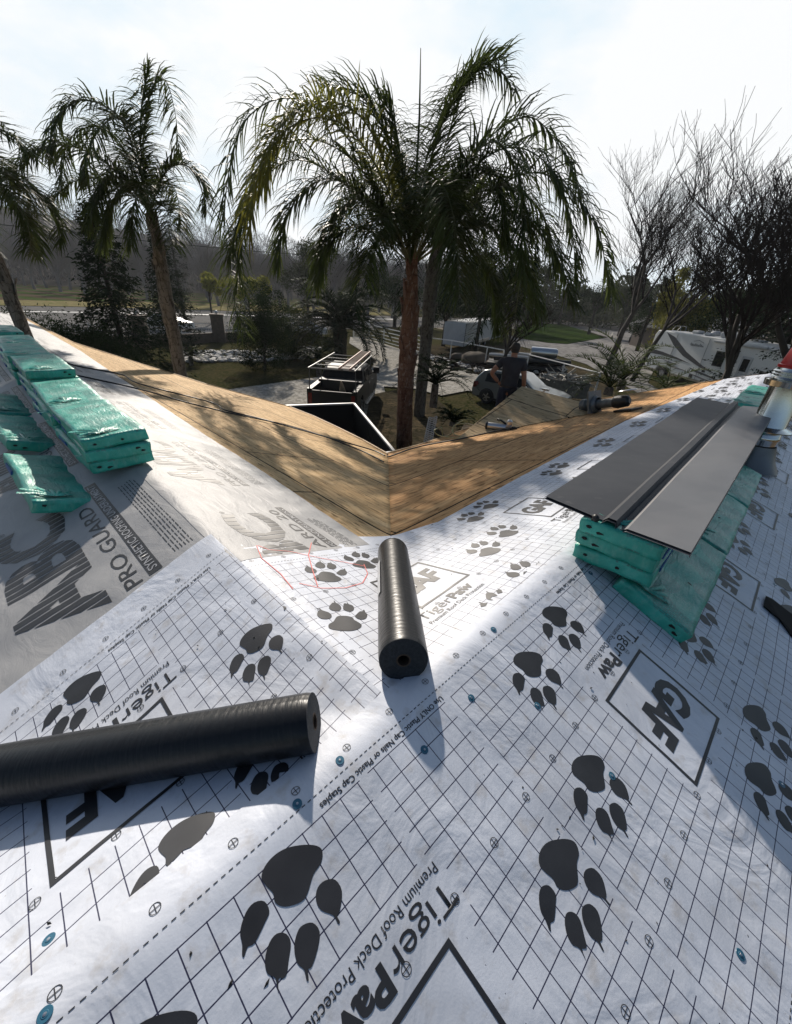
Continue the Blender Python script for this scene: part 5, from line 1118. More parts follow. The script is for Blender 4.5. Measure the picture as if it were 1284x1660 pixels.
for sg in (-1, 1):
    panel([(.62, 1.12), (.66, 1.50), (.92, 1.57), (1.42, 1.585), (1.42, 1.12)], .935, sg, sv, M_GLASS, 'side_window', tp=tp); panel([(1.50, 1.12), (1.50, 1.585), (2.25, 1.56), (2.30, 1.12)], .935, sg, sv, M_GLASS, 'side_window', tp=tp); panel([(2.38, 1.12), (2.36, 1.54), (2.55, 1.50), (3.05, 1.14)], .935, sg, sv, M_GLASS, 'side_window', tp=tp)
    for x in (1.46, 2.34): panel([(x-.006, .40), (x-.006, 1.10), (x+.006, 1.10), (x+.006, .40)], .932, sg, sv, M_BLACKP, 'door_seam', th=.004, tp=tp)
    for x in (1.55, 2.45): mb = MB(); mb.box((x, sg*.925-.02, .98), (x+.17, sg*.925+.02+sg*.015, 1.01)); mb.build('door_handle', M_CHROME, sv)
    panel([(-.02, .75), (0.0, 1.02), (.22, 1.06), (.30, .92), (.12, .74)], .935, sg, sv, M_TAIL, 'tail_lamp', tp=tp); panel([(.3, .26), (4.3, .26), (4.3, .36), (.3, .36)], .936, sg, sv, M_BLACKP, 'sill_trim')
    mb = MB(); mb.tube([(.7, sg*.60, 1.76), (1.6, sg*.60, 1.78), (2.3, sg*.60, 1.74)], .02, 5); mb.build('roof_rail', M_BLACKP, sv)
    for x in (.85, 3.65):
        panel([(x+.43*math.cos(t*.3142), .36+.43*math.sin(t*.3142)) for t in range(0, 11)]+[(x-.43, .2), (x+.43, .2)], .932, sg, sv, M_BLACKP, 'wheel_arch', th=.004); wheel(sv, x, sg*.84, .36, .24, sg)
mb = MB(); mb.add([(.13, -.68, 1.30), (.13, .68, 1.30), (.38, .62, 1.58), (.38, -.62, 1.58)], [(0, 1, 2, 3)]); o = mb.build('rear_window', M_GLASS, sv); o.location = (-.02, 0, .01)
mb = MB(); mb.box((.9, -.5, 1.715), (2.1, .5, 1.735)); mb.build('sunroof', M_GLASS, sv)
mb = MB(); mb.box((2.75, .93, 1.05), (2.9, 1.12, 1.2)); mb.build('mirror', M_SUV, sv, bevel=.02); mb = MB(); mb.box((2.75, -1.12, 1.05), (2.9, -.93, 1.2)); mb.build('mirror', M_SUV, sv, bevel=.02)
# dark pickup with ladder rack, tailgate toward the camera
M_TRK = mat('dark_grey_truck_paint', (.016, .018, .018), rough=.5, spec=.15); M_RACK = mat('grey_rack_tube', (.12, .12, .12), rough=.5, metal=.5); M_LADDER = mat('ladder_fibreglass', (.36, .20, .15), rough=.6)
tl, trr = at_d(504, 668, 16.6), at_d(574, 672, 15.8); tl.z = trr.z = 0; ctr = (tl+trr)/2
tk = empty('pickup_truck', ctr, 0, 'dark pickup truck with ladder rack and open bed parked on the driveway', 'pickup truck'); hd = (at_z(604, 612, 0)-at_z(560, 668, 0)); tk.rotation_euler = (0, 0, math.atan2(hd.y, hd.x)); TW = 1.0
# x forward from the tailgate
mb = MB()
for sg in (-1, 1): mb.prism([(0, .75), (0, 1.40), (1.98, 1.42), (1.98, .62), (1.65, .62), (1.55, .95), (1.25, 1.06), (.95, .95), (.85, .62), (.1, .62)], sg*.80, sg*TW)
mb.build('bed', M_TRK, tk, fixn=True); mb = MB(); mb.box((.04, -.795, .62), (1.98, .795, .86)); mb.build('bed_floor', M_BLACKP, tk)
mb = MB(); mb.box((-.05, -.93, .72), (.03, .93, 1.36)); mb.build('tailgate', M_TRK, tk, bevel=.02); mb = MB(); mb.box((-.22, -.98, .48), (.0, .98, .68)); mb.build('bumper', M_BLACKP, tk, bevel=.03)
mb = MB(); carbody(mb, [(2.0, .5), (2.0, 1.42), (2.12, 1.84), (2.35, 1.93), (3.7, 1.93), (4.02, 1.84), (4.62, 1.38), (5.6, 1.28), (5.92, 1.1), (5.98, .55), (5.7, .42), (2.2, .42)], TW, lambda z: max(0, z-1.35)*.30); mb.build('cab', M_TRK, tk, bevel=.03, auto=.6)
tq = lambda z: max(0, z-1.35)*.30
for sg in (-1, 1):
    panel([(2.3, 1.40), (2.35, 1.80), (3.05, 1.83), (3.05, 1.40)], TW+.004, sg, tk, M_GLASS, 'side_window', tp=tq); panel([(3.15, 1.40), (3.15, 1.83), (3.9, 1.80), (4.35, 1.42)], TW+.004, sg, tk, M_GLASS, 'side_window', tp=tq)
    mb = MB(); mb.box((4.1, sg*1.05-.02*sg, 1.42), (4.22, sg*1.32, 1.72)); mb.build('mirror', M_BLACKP, tk, bevel=.03); mb = MB(); mb.box((2.1, sg*1.0, .40), (4.4, sg*1.12, .46)); mb.build('side_step', M_CHROME, tk)
    for x in (3.1,): panel([(x-.01, .55), (x-.01, 1.38), (x+.01, 1.38), (x+.01, .55)], TW, sg, tk, M_BLACKP, 'door_seam', th=.006)
    for x in (2.85, 3.65): mb = MB(); mb.box((x, sg*1.0-.01, 1.22), (x+.18, sg*1.03+.01*sg, 1.26)); mb.build('door_handle', M_CHROME, tk)
    for x in (1.25, 4.95): wheel(tk, x, sg*.86, .42, .28, sg)
    mb = MB(); mb.box((-.06, sg*.86-.07, .80), (.0, sg*.86+.07, 1.25)); mb.build('tail_lamp', M_TAIL, tk)
mb = MB(); mb.add([(2.02, -.62, 1.46), (2.02, .62, 1.46), (2.13, .55, 1.82), (2.13, -.55, 1.82)], [(0, 1, 2, 3)]); o = mb.build('rear_window', M_GLASS, tk); o.location = (-.03, 0, 0)
mb = MB(); mb.box((1.45, -.93, 1.10), (1.95, .93, 1.50)); mb.build('tool_box', M_BLACKP, tk, bevel=.03)
mb = MB()
for x in (.15, 1.9, 3.9):
    mb.tube([(x, -.93, 1.4), (x, -.90, 2.15), (x, .90, 2.15), (x, .93, 1.4)], .028, 6)
for y in (-.9, .9): mb.tube([(.0, y, 2.17), (4.4, y, 2.17)], .028, 6)
for x in (1.0, 2.9): mb.tube([(x, -.9, 2.15), (x, .9, 2.15)], .022, 6)
mb.build('ladder_rack', M_RACK, tk)
ld = empty('extension_ladder', tk.matrix_world @ Vector((0, 0, 0)), 0, 'long extension ladder lying on the pickup truck rack', 'ladder'); ld.location = ctr; ld.rotation_euler = tk.rotation_euler; mb = MB()
for y in (-.75, -.33): mb.box((-.2, y-.02, 2.22), (4.9, y+.02, 2.31))
for k_ in range(17): mb.tube([(-.05+k_*.30, -.75, 2.265), (-.05+k_*.30, -.33, 2.265)], .016, 5)
mb.build('rungs_and_rails', M_LADDER, ld); 
sb_ = MB(); sb_.tube([(.9, -.3, .9), (.75, -.25, 1.3), (.7, -.22, 1.62)], [.16, .12, .03], 9); o = sb_.build('debris_sack', mat('tan_sack', (.22, .17, .11), rough=.9, var=.3), smooth=True); o.location = ctr; o.rotation_euler = tk.rotation_euler; tag(o, 'tan sack standing in the open truck bed', 'sack')
# black open trailer with pale rim, behind the truck
q = [at_d(458, 658, 13.6), at_d(574, 654, 13.2), at_d(640, 733, 9.3), at_d(520, 745, 9.6)]; zt = sum(p.z for p in q[:3])/3; q = [at_z(p[0], p[1], zt) for p in ((458, 658), (574, 654), (640, 733), (540, 750))]
q[3] = q[0]+(q[2]-q[1])
bt = empty('dump_trailer', q[0], 0, 'black open-topped trailer with pale metal rim below the left eave', 'trailer'); c = q[0]; Q = [p-c for p in q]; M_TB = mat('black_trailer_steel', (.010, .010, .011), rough=.7, spec=.2)
def wallbox(mb, p, r, z0, z1, th=.05, mi=0):
    d = (r-p).normalized(); n = Vector((-d.y, d.x, 0))*th/2; v = [p-n, r-n, r+n, p+n]; mb.add([Vector((x.x, x.y, z0)) for x in v]+[Vector((x.x, x.y, z1)) for x in v], [(0,3,2,1),(4,5,6,7),(0,1,5,4),(1,2,6,5),(2,3,7,6),(3,0,4,7)], mi)
mb = MB()
for i in range(4): wallbox(mb, Q[i], Q[(i+1) % 4], .55-zt, -.03)
mb.add([Vector((p.x, p.y, .6-zt)) for p in Q], [(0, 1, 2, 3)]); mb.build('box', M_TB, bt)
mb = MB()
for i in range(4): wallbox(mb, Q[i], Q[(i+1) % 4], -.028, .022, .07)
mb.build('rim', M_WMET, bt)
for k_, (u, v_) in enumerate(((.4, 0), (.6, 0), (.4, 1), (.6, 1))):
    p = Q[0].lerp(Q[3], u) if v_ == 0 else Q[1].lerp(Q[2], u); mb = MB(); dr = (Q[1]-Q[0]).normalized(); M = Matrix.Translation((p.x, p.y, .38-zt)) @ dr.to_track_quat('Y', 'Z').to_matrix().to_4x4(); mb.lathe([(0, -.1), (.36, -.1), (.38, -.06), (.38, .06), (.36, .1), (0, .1)], 18, M=M, axis='Y'); mb.build('wheel', M_TYRE, bt)
# white enclosed cargo trailer
M_WPAINT = mat('white_trailer_paint', (.42, .43, .44), rough=.45, var=.08, vscale=1.5)
e0, e1, e2 = at_z(731, 566, 0), at_z(750, 571, 0), at_z(810, 553, 0); e0 = e1+(at_z(731, 566, 0)-e1); c = e1
ct = empty('cargo_trailer', c, 0, 'white enclosed cargo trailer parked behind the rail fence', 'trailer'); dl, dw = (e2-e1), (e0-e1); dw = dw.normalized()*2.2; n_ = Vector((-dl.y, dl.x, 0)).normalized()*2.2; dw = n_ if n_.dot(e0-e1) > 0 else -n_; L = dl.length; dl.normalize(); ang = math.atan2(dl.y, dl.x); ct.rotation_euler = (0, 0, ang); sgn = 1 if Vector((-math.sin(ang), math.cos(ang), 0)).dot(dw) > 0 else -1
mb = MB(); mb.box((0, 0, .5), (L, sgn*2.2, 2.55)); mb.build('box', M_WPAINT, ct, bevel=.05, fixn=True)
mb = MB(); mb.prism([(0.2, 2.55), (L*.5, 2.68), (L-.2, 2.55)], .05*sgn, 2.15*sgn); mb.build('roof', M_WPAINT, ct, fixn=True)
for x in (0, L*.97): mb = MB(); mb.box((x, -.03*sgn, .5), (x+.06, .0, 2.55)); mb.build('corner_trim', M_BLACKP, ct)
mb = MB(); mb.box((L*.72, -.03*sgn, .65), (L*.74, 0, 2.4)); mb.box((L*.93, -.03*sgn, .65), (L*.95, 0, 2.4)); mb.build('side_door', M_BLACKP, ct)
mb = MB(); mb.box((L*.3, -.06*sgn, .45), (L*.62, .0, .85)); mb.build('mudguard', M_CHROME, ct, bevel=.04)
for x in (.38, .53): wheel(ct, L*x, .1*sgn, .34, .22, -sgn)
# white motorhome
M_RV = mat('white_motorhome_shell', (.68, .68, .66), rough=.4, var=.05, vscale=1); M_STR = mat('dark_swoosh_decal', (.07, .07, .075), rough=.4); M_STR2 = mat('grey_swoosh_decal', (.17, .165, .17), rough=.4); M_TAN = mat('tan_lower_panel', (.26, .22, .17), rough=.6)
v0_, v1_ = at_z(1040, 606, 0), at_z(1172, 642, 0); dv = (v1_-v0_).normalized(); rv = empty('motorhome', v0_, math.atan2(dv.y, dv.x), 'white motorhome with dark swoosh stripes and rooftop air conditioner', 'motorhome'); RL, RH, RW = 10.6, 3.45, 2.5
# near side at y=0, body extends to +y (away)
mb = MB(); P_ = [(0, .55), (.03, 3.1), (.25, RH), (RL-1.9, RH), (RL-.4, RH-.25), (RL, 2.75), (RL, 2.0), (RL-1.0, 1.85), (RL-.75, 1.2), (RL-.1, 1.05), (RL, .5), (RL-.6, .42), (2.9, .42), (2.6, .85), (2.0, .95), (1.4, .85), (1.15, .45), (.1, .45)]
mb.prism(P_, 0, RW); mb.build('shell', M_RV, rv, bevel=.06, fixn=True)
def decal(pts, m, name='stripe'): mb = MB(); n = len(pts); mb.add([(x, -.012, z) for x, z in pts]+[(x, .004, z) for x, z in pts], [tuple(range(n)), tuple(range(n, 2*n))[::-1]]+[(i, i+n, (i+1) % n+n, (i+1) % n) for i in range(n)]); return mb.build(name, m, rv, fixn=True)
decal([(1.15, 3.35), (2.1, 3.1), (3.6, 2.25), (5.4, 1.55), (6.9, 1.15), (5.2, 1.42), (3.4, 1.95), (2.2, 2.55)], M_STR); decal([(.02, 2.05), (1.4, 1.95), (3.0, 1.75), (4.3, 1.52), (3.0, 1.62), (1.4, 1.72), (.02, 1.70)], M_STR)
decal([(1.6, 1.45), (3.2, 1.30), (2.6, 1.15), (4.4, .98), (3.0, .98), (2.1, 1.16), (2.5, 1.25)], M_STR2); decal([(4.3, 1.28), (6.3, 1.02), (7.4, .80), (6.2, .92), (5.0, 1.05)], M_STR); decal([(3.9, .98), (5.6, .80), (7.2, .62), (5.6, .70)], M_STR2)
decal([(0.0, .46), (1.15, .46), (1.4, .62), (.1, .66)], M_TAN, 'lower_panel'); decal([(2.95, .44), (RL-1.2, .44), (RL-1.2, .56), (2.85, .60)], M_TAN, 'lower_panel')
mb = MB()
for k_ in range(9): x = 3.7+k_*.13; mb.tube([(x, -.012, 2.72), (x+.05, -.012, 2.92-.05*(k_ % 3)), (x+.11, -.012, 2.70)], .016, 3)
mb.tube([(3.9, -.012, 3.02), (4.3, -.012, 3.12), (4.8, -.012, 2.98)], .02, 3); mb.build('emblem', M_STR2, rv)
def rvbox(name, lo, hi, m, bv=.03): mb = MB(); mb.box(lo, hi); return mb.build(name, m, rv, bevel=bv)
rvbox('window', (6.1, -.03, 1.75), (6.75, .02, 2.6), M_GLASS); rvbox('window_frame', (6.04, -.02, 1.69), (6.81, .0, 2.66), M_BLACKP, 0)
for x in (2.28, 5.15): rvbox('panel_seam', (x, -.016, .5), (x+.02, .0, 3.3), M_STR2, 0)
rvbox('door', (8.0, -.03, .55), (8.75, .01, 2.6), M_WPAINT); rvbox('door_window', (8.15, -.045, 1.7), (8.6, -.025, 2.45), M_GLASS, 0); rvbox('cab_window', (9.5, -.03, 1.35), (10.05, .01, 1.95), M_GLASS); rvbox('awning', (5.6, -.16, 3.15), (9.4, -.02, 3.3), M_WPAINT)
rvbox('storage_hatch', (4.6, -.02, .62), (4.9, .0, .85), M_BLACKP, 0); rvbox('storage_hatch', (5.5, -.02, 1.15), (5.75, .0, 1.3), M_BLACKP, 0)
rvbox('air_conditioner', (5.0, .8, RH), (6.5, 1.7, RH+.36), M_WPAINT, .1); rvbox('roof_vent', (2.4, 1.0, RH), (3.0, 1.6, RH+.22), M_WPAINT, .08); rvbox('roof_vent', (4.0, .5, RH), (4.6, 1.0, RH+.2), M_WPAINT, .08); rvbox('roof_vent', (7.4, .9, RH), (8.0, 1.5, RH+.12), M_WPAINT, .05)
mb = MB(); mb.lathe([(0, 0), (.35, .0), (.33, .2), (.2, .3), (0, .33)], 14, M=Matrix.Translation((3.9, 1.6, RH))); mb.build('satellite_dome', M_WPAINT, rv, smooth=True)
mb = MB(); mb.tube([(-.12, 1.6, .9), (-.14, 1.6, RH+.05), (.1, 1.6, RH+.35), (.6, 1.6, RH+.35), (.7, 1.6, RH)], .025, 5); mb.tube([(-.12, 2.1, .9), (-.14, 2.1, RH+.05), (.1, 2.1, RH+.35), (.6, 2.1, RH+.35), (.7, 2.1, RH)], .025, 5)
for k_ in range(10): mb.tube([(-.13, 1.6, 1.0+k_*.27), (-.13, 2.1, 1.0+k_*.27)], .02, 4)
mb.build('rear_ladder', M_CHROME, rv)
for x in (2.0, 8.95):
    for y in (.12, RW-.12): wheel(rv, x, y, .42, .28, -1 if y < 1 else 1)
# flatbed trailer piled with scrap
M_RUST = mat('rusty_scrap', (.10, .065, .045), rough=.8, var=.5, vscale=6)
f0 = at_z(862, 600, 0); f0 = at_d(862, 592, 33); f0.z = 0; ft = empty('scrap_trailer', f0, math.radians(-12), 'flatbed trailer behind the standing man, loaded with pipes and scrap', 'trailer')
mb = MB(); mb.box((-3.2, -1.0, .55), (2.4, 1.0, .75)); 
mb.build('bed', M_BLACKP, ft); 
for x in (-.6, .3): wheel(ft, x, -1.1, .34, .22, -1); wheel(ft, x, 1.1, .34, .22, 1)
mb = MB(); mb.lathe([(0, -.9), (.34, -.9), (.36, -.8), (.36, .8), (.30, .95), (0, .95)], 16, M=Matrix.Translation((f0.x+.6, f0.y-.2, 1.62)) @ Matrix.Rotation(-.2, 4, 'Z'), axis='X'); tag(mb.build('water_heater_tank', M_ALU, None, auto=.5), 'silver cylindrical tank on top of the scrap trailer', 'tank')
R = random.Random(8)
for i, (x0, y0, z0, x1, r_, m_, lb) in enumerate([(-2.8, -.6, 1.0, 1.5, .16, M_BLACKP, 'long black pipe at the front of the scrap load'), (-2.6, -.2, 1.05, 2.6, .20, M_BLACKP, 'thick black pipe with open end on the scrap load'), (-3.1, .3, 1.15, 1.8, .14, M_GALV, 'grey metal pipe across the scrap load'), (-2.2, .0, 1.4, .2, .10, M_WMET, 'white pipe lying on the scrap load'), (-3.2, -.7, 1.25, -.4, .09, M_WMET, 'thin white pipe at the left of the scrap load'), (-1.5, .5, .95, 2.2, .22, M_RUST, 'rusty pipe at the back of the scrap load')]):
    mb = MB(); mb.tube([(x0, y0, z0), (x1, y0+R.uniform(-.2, .2), z0+R.uniform(-.05, .1))], r_, 10); o = mb.build('scrap_pipe', m_, auto=.8); o.location = f0; o.rotation_euler = ft.rotation_euler; tag(o, lb, 'pipe', 'pipes on the scrap trailer')
# grey bin of cut branches
b0_ = at_d(915, 612, 25); b0_.z = 0; bn = empty('branch_bin', b0_, math.radians(-15), 'grey open box trailer heaped with pale cut branches', 'trailer'); mb = MB()
for lo, hi in (((-1.3, -.8, .4), (1.3, -.74, 1.25)), ((-1.3, .74, .4), (1.3, .8, 1.25)), ((-1.3, -.74, .4), (-1.24, .74, 1.25)), ((1.24, -.74, .4), (1.3, .74, 1.25)), ((-1.24, -.74, .42), (1.24, .74, .5))): mb.box(lo, hi)
mb.build('box', mat('weathered_box', (.13, .12, .10), rough=.8, var=.3), bn)
for sg in (-1, 1): wheel(bn, 0, sg*.92, .33, .2, sg)
M_CUT = mat('pale_cut_branches', (.34, .32, .28), rough=.8, var=.3, vscale=8); mb = MB()
for _ in range(90):
    p = Vector((R.uniform(-1.2, 1.2), R.uniform(-.7, .7), R.uniform(1.0, 1.4))); d = Vector((R.gauss(0, 1), R.gauss(0, 1), R.gauss(.1, .35))).normalized()*R.uniform(.3, .8); mb.tube([p-d, p+d*.3+Vector((0, 0, .05)), p+d], R.uniform(.015, .04), 4)
o = mb.build('branch_pile', M_CUT); o.location = b0_; o.rotation_euler = bn.rotation_euler; tag(o, 'heap of pale cut branches in the grey box trailer', 'branches', kind='stuff')
mb = MB()
for _ in range(150):
    px = R.uniform(700, 905); py = 580+(px-700)*.16+R.uniform(-8, 14); p = at_z(px, py, R.uniform(.1, .5)); d = Vector((R.gauss(0, 1), R.gauss(0, 1), R.gauss(0, .25))).normalized()*R.uniform(.3, 1.1); mb.tube([p-d, p+d], R.uniform(.02, .06), 4)
tag(mb.build('brush_debris', M_TWIG), 'scattered brush and boards on the ground along the rail fence', 'debris', kind='stuff')
M_BOULD = mat('brown_boulder', (.11, .085, .06), rough=.95, var=.4, vscale=1.5, bump=.6, bscale=5)
for (x, y, r_, lb) in ((770, 592, .95, 'large brown boulder behind the rail fence'), (797, 598, .6, 'smaller brown boulder right of the large one'), (741, 583, .5, 'low boulder left of the large one'), (600, 588, .35, 'rock beside the driveway curve')):
    mb = MB(); mb.ico((0, 0, r_*.45), r_, sub=3, jit=.07, sq=(1.25, 1, .65)); o = mb.build('boulder', M_BOULD, smooth=True); o.location = at_z(x, y, 0); tag(o, lb, 'boulder')
# neighbouring house
nb_ = at_z(1128, 556, 0); nb_ = at_d(1150, 548, 68); nb_.z = 0; nh = empty('neighbour_house', nb_, math.radians(8), 'low house with grey roof half hidden behind the willow and motorhome', 'house')
mb = MB(); mb.box((-5, 0, 0), (6, 8, 2.7)); mb.build('wall', mat('dark_house_wall', (.12, .095, .08), rough=.9), nh); mb = MB(); mb.prism([(-.8, 2.6), (4, 4.3), (8.8, 2.6)], -7, 5.8, M=Matrix.Rotation(math.pi/2, 4, 'Z') @ Matrix.Translation((0, 0, 0))); mb.build('roof', mat('grey_shingle_roof', (.20, .20, .20), rough=.8, var=.2), nh, fixn=True)  # wall is one even dark brown, roof grey
for x in (-3, 1, 4.6): mb = MB(); mb.box((x-.7, -.04, 1.0), (x+.7, .02, 2.2)); mb.build('window', M_GLASS, nh)
# cars on the road and beyond
def small_car(p, rot, m, label, grp=None):
    r_ = empty('parked_car', p, rot, label, 'car', grp); mb = MB(); carbody(mb, [(-2.2, .3), (-2.25, .8), (-1.7, .95), (-1.1, 1.42), (.5, 1.45), (1.2, .98), (2.1, .85), (2.25, .4), (2.1, .28), (-2.0, .28)], .88, lambda z: max(0, z-.9)*.3); mb.build('body', m, r_, bevel=.04, auto=.6)
    for sg in (-1, 1):
        panel([(-1.35, 1.0), (-1.0, 1.34), (.4, 1.37), (.95, 1.0)], .88, sg, r_, M_GLASS, 'side_window', tp=lambda z: max(0, z-.9)*.3)
        for x in (-1.4, 1.4): wheel(r_, x, sg*.80, .32, .2, sg)
small_car(at_z(250, 541, 0)+Vector((0, 3, .05)), math.radians(-10), mat('white_car_paint', (.5, .5, .5), rough=.35), 'white car on the road behind the leaning palm')
small_car(at_z(1030, 556, 0)+Vector((0, 0, .05)), math.radians(60), M_TRK, 'dark car parked on the driveway left of the motorhome')
small_car(at_z(497, 545, 0)+Vector((0, 0, .05)), math.radians(10), M_WPAINT, 'pale car seen behind the date palm')
# utility wires past the orchard
pw = [at_d(-200, 345, 60), at_d(40, 368, 60), at_d(280, 395, 62), at_d(520, 415, 66), at_d(700, 422, 72)]; c = pw[0].copy(); o = MB().tube([p-c for p in smooth_path(pw, 6)], .035, 4).build('power_line', M_HOSE); o.location = c; tag(o, 'power line strung low across the orchard backdrop', 'power line')
# ---------------------------------------------------------------- the man
def skin_body(name, joints, edges, m, parent, sub=2, smooth=True):
    me = bpy.data.meshes.new(name); me.from_pydata([j[0] for j in joints], edges, []); o = bpy.data.objects.new(name, me); COL.objects.link(o); o.parent = parent; me.materials.append(m)
    o.modifiers.new('skin', 'SKIN'); sk = me.skin_vertices[0].data if me.skin_vertices else None
    if sk is None: bpy.context.view_layer.objects.active = o
    for i, j in enumerate(joints):
        r_ = j[1]; me.skin_vertices[0].data[i].radius = r_ if hasattr(r_, '__len__') else (r_, r_)
    me.skin_vertices[0].data[0].use_root = True
    s = o.modifiers.new('sub', 'SUBSURF'); s.levels = sub; s.render_levels = sub
    dg = bpy.context.evaluated_depsgraph_get(); dg.update(); ne = bpy.data.meshes.new_from_object(o.evaluated_get(dg)); o.modifiers.clear(); o.data = ne
    ne.polygons.foreach_set('use_smooth', [True]*len(ne.polygons)); 
    if not ne.materials: ne.materials.append(m)
    return o
M_SKIN = mat('tanned_skin', (.30, .145, .09), rough=.55); M_SHIRT = mat('charcoal_tshirt', (.030, .030, .036), rough=.9, var=.2, vscale=9, bump=.5, bscale=7); M_JEAN = mat('navy_trousers', (.016, .022, .042), rough=.9, bump=.3, bscale=20); M_CAPC = mat('dark_brown_cap', (.035, .028, .024), rough=.85); M_SHOE = mat('brown_boots', (.07, .045, .03), rough=.7); M_HAIR = mat('dark_hair', (.012, .010, .009), rough=.7)
hp = at_d(838, 555, 9.8); HT = 1.815; base = Vector((hp.x, hp.y, hp.z-HT*1.1)); mn_ = empty('person', base, math.radians(-15), 'man in charcoal t-shirt and cap seen from behind, left hand on hip', 'person'); mn_.scale = (1.1, 1.1, 1.1)
# local frame: x right, y away from the camera (he faces +y), z up from his feet
B_ = [((0,0,.94),(.155,.115)), ((0,.0,1.08),(.150,.105)), ((0,-.01,1.25),(.170,.115)), ((0,-.015,1.40),(.165,.10)), ((0,-.01,1.50),(.07,.065)), ((0,.01,1.58),(.062,.064)),
 ((-.10,0,.86),(.095,.10)), ((-.12,.02,.50),(.062,.066)), ((-.13,-.02,.10),(.042,.046)), ((.10,0,.86),(.095,.10)), ((.12,.05,.50),(.062,.066)), ((.13,.02,.10),(.042,.046)),
 ((-.20,-.01,1.455),(.070,.070)), ((-.39,-.09,1.21),(.052,.052)), ((-.22,.0,1.03),(.034,.038)), ((.20,-.01,1.455),(.070,.070)), ((.28,-.02,1.16),(.052,.052)), ((.31,.08,.92),(.032,.036)),
 ((-.13,.09,.05),(.04,.035)), ((.13,.13,.05),(.04,.035)),
 ((0,.015,1.66),(.072,.088)), ((0,.012,1.73),(.070,.085))]
E_ = [(0,1),(1,2),(2,3),(3,4),(4,5),(0,6),(6,7),(7,8),(0,9),(9,10),(10,11),(3,12),(12,13),(13,14),(3,15),(15,16),(16,17),(8,18),(11,19),(5,20),(20,21)]
body = skin_body('body', B_, E_, M_SKIN, mn_)
# face: nose, ears, eyes, mouth shaped on the head
fc = MB(); fc.ico((0, .105, 1.665), .016, sub=2, sq=(.7, 1, 1.3)); fc.build('nose', M_SKIN, mn_, smooth=True)
for sg in (-1, 1):
    e = MB(); e.ico((sg*.077, .01, 1.665), .026, sub=2, sq=(.35, .7, 1.2)); e.build('ear', M_SKIN, mn_, smooth=True); e = MB(); e.ico((sg*.03, .092, 1.69), .011, sub=2); e.build('eye', M_HAIR, mn_, smooth=True)
e = MB(); e.box((-.024, .092, 1.622), (.024, .10, 1.628)); e.build('mouth', mat('lips', (.22, .08, .06), rough=.5), mn_)
def hand(w_, dr, pal, curl, sg):   # w_ wrist, dr along the fingers, pal normal
    dr = dr.normalized(); pal = pal.normalized(); sd = dr.cross(pal)*sg; J_ = [(w_, (.026, .03)), (w_+dr*.045, (.018, .04)), (w_+dr*.085, (.016, .042))]; E2 = [(0, 1), (1, 2)]
    skin_body('palm', [(tuple(p), r_) for p, r_ in J_], E2, M_SKIN, mn_, 1)
    for i, (off, ln) in enumerate(((-.031, .062), (-.011, .075), (.010, .080), (.030, .070))):
        p = w_+dr*.085+sd*off; c1 = p+dr*ln*.42+pal*curl*ln*.25; c2 = c1+dr*ln*.3+pal*curl*ln*.6; c3 = c2+dr*ln*.1+pal*curl*ln*.6
        skin_body('finger', [(tuple(q_), (r_, r_)) for q_, r_ in ((p-dr*.02, .009), (p, .0095), (c1, .009), (c2, .008), (c3, .0065))], [(0, 1), (1, 2), (2, 3), (3, 4)], M_SKIN, mn_, 1)
    p = w_+dr*.03+sd*.032; skin_body('thumb', [(tuple(q_), (r_, r_)) for q_, r_ in ((p-sd*.01, .013), (p+sd*.02+dr*.03, .011), (p+sd*.025+dr*.055+pal*.01*curl, .009))], [(0, 1), (1, 2)], M_SKIN, mn_, 1)
hand(Vector((-.22, .0, 1.03)), Vector((.55, .25, -.45)), Vector((.6, .2, .2)), .6, 1); hand(Vector((.31, .08, .92)), Vector((.08, .3, -.8)), Vector((-.9, .2, 0)), .9, -1)
skin_body('t_shirt', [((0,.0,.84),(.180,.145)), ((0,.0,.95),(.182,.142)), ((0,.0,1.08),(.178,.130)), ((0,-.01,1.25),(.200,.138)), ((0,-.015,1.42),(.19,.12)), ((0,-.005,1.545),(.088,.084)), ((-.205,-.01,1.45),(.088,.088)), ((-.305,-.05,1.305),(.080,.078)), ((.205,-.01,1.45),(.088,.088)), ((.248,-.015,1.28),(.080,.078))], [(0,1),(1,2),(2,3),(3,4),(4,5),(4,6),(6,7),(4,8),(8,9)], M_SHIRT, mn_)
skin_body('trousers', [((0,0,1.08),(.165,.125)), ((-.10,0,.85),(.108,.112)), ((-.12,.02,.50),(.082,.085)), ((-.13,-.02,.12),(.070,.074)), ((.10,0,.85),(.108,.112)), ((.12,.05,.50),(.082,.085)), ((.13,.02,.12),(.070,.074))], [(0,1),(1,2),(2,3),(0,4),(4,5),(5,6)], M_JEAN, mn_)
mb = MB(); mb.lathe([(.100, 1.685), (.103, 1.73), (.094, 1.775), (.06, 1.805), (0, 1.812)], 20, M=Matrix.Translation((0, .012, 0)) @ Matrix.Diagonal((.84, 1, 1, 1))); mb.add([(-.07, .08, 1.70), (.07, .08, 1.70), (.06, .17, 1.69), (.02, .195, 1.688), (-.02, .195, 1.688), (-.06, .17, 1.69)], [(0, 1, 2, 3, 4, 5)]); mb.build('cap', M_CAPC, mn_, smooth=True)
mb = MB(); mb.lathe([(.080, 1.625), (.088, 1.66), (.092, 1.70)], 20, M=Matrix.Translation((0, .0, 0)) @ Matrix.Diagonal((.88, 1, 1, 1))); hr = mb.build('hair', M_HAIR, mn_, smooth=True)
bmh = bmesh.new(); bmh.from_mesh(hr.data); bmesh.ops.delete(bmh, geom=[v for v in bmh.verts if v.co.y > .045], context='VERTS'); bmh.to_mesh(hr.data); bmh.free()
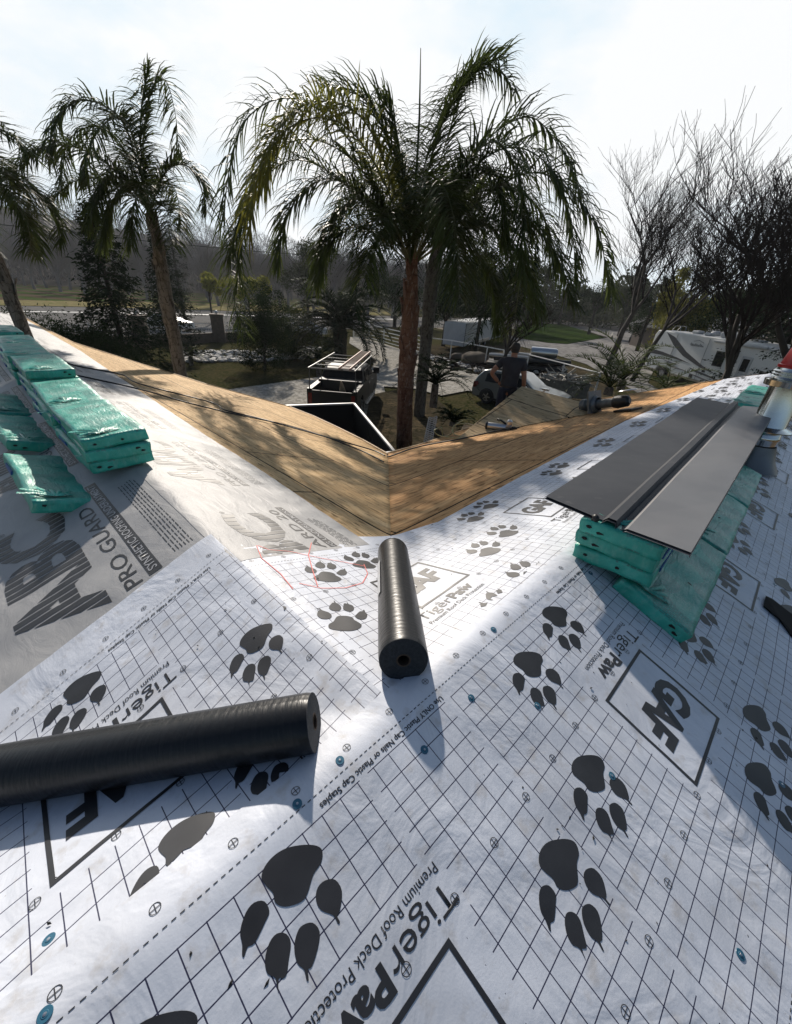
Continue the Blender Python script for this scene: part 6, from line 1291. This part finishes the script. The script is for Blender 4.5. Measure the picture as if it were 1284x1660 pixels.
for x, y in ((-.13, .04), (.13, .08)): mb = MB(); mb.box((x-.05, y-.12, 0), (x+.05, y+.17, .07)); mb.box((x-.045, y-.11, .07), (x+.045, y+.04, .14)); mb.build('boot', M_SHOE, mn_, bevel=.02)
# tool belt pouch and silver tool at his right hip
mb = MB(); mb.lathe([(.172, .955), (.176, .995)], 20, M=Matrix.Diagonal((1, .80, 1, 1))); mb.build('belt', M_CAPC, mn_)
tg_ = MB(); W_ = mn_.matrix_world
tg_.box((-.02, -.05, 0), (.02, .05, .26)); o = tg_.build('snips', M_ALU, bevel=.01); o.location = base+Vector((.24, -.18, .88)); o.rotation_euler = (.2, .5, .3); tag(o, 'silver hand tool tucked at the right hip of the standing man', 'hand tool')
# the plank scaffold he stands on
M_PLANK = mat('scaffold_plank', (.26, .18, .10), rough=.85, var=.2); sf = empty('scaffold', Vector((base.x, base.y, 0)), math.radians(-15), 'scaffold with plank deck hidden beyond the entry roof, under the standing man', 'scaffold')
zp = base.z; mb = MB(); mb.box((-.9, -.3, zp-.05), (.9, .32, zp-.004)); mb.build('plank', M_PLANK, sf)
for x in (-.85, .85):
    for y in (-.25, .27): mb = MB(); mb.tube([(x, y, 0), (x, y, zp-.05)], .024, 6); mb.build('leg', M_GALV, sf)

# crumbs and offcuts on the underlayment
R = random.Random(12); mb = MB(); c = W(.3, -.3, -.1)
for _ in range(150):
    a, b = R.uniform(-1.2, 2.6), R.uniform(-1.25, 1.1); z = float(zroof(a, b))+.019; s_ = R.choice((.0015, .002, .003, .004)); an = R.uniform(0, 6.28); p = W(a, b, z)-c; u = Vector((math.cos(an), math.sin(an), 0))*s_*R.uniform(1, 2.6); v = Vector((-math.sin(an), math.cos(an), 0))*s_
    mb.add([p-u, p+v, p+u, p-v*.6, p+Vector((0, 0, s_*.6))], [(0, 1, 4), (1, 2, 4), (2, 3, 4), (3, 0, 4)])
o = mb.build('granule_crumbs', M_TEAR); o.location = c; tag(o, 'dark granule crumbs scattered over the white underlayment', 'crumbs', kind='stuff')

# ---------------------------------------------------------------- thin winter haze
hz = MB(); hz.box((-1200, -420, -1.0), (1200, 1600, 60)); m = bpy.data.materials.new('winter_haze'); m.use_nodes = True; t = m.node_tree; t.nodes.remove(t.nodes['Principled BSDF'])
pv = t.nodes.new('ShaderNodeVolumePrincipled'); pv.inputs['Color'].default_value = (.86, .90, .95, 1); pv.inputs['Density'].default_value = .0003; pv.inputs['Anisotropy'].default_value = .3; t.links.new(pv.outputs[0], t.nodes['Material Output'].inputs['Volume'])
o = hz.build('haze', m); o['kind'] = 'stuff'; o['label'] = 'thin winter haze over the yards and orchard'; o['category'] = 'haze'
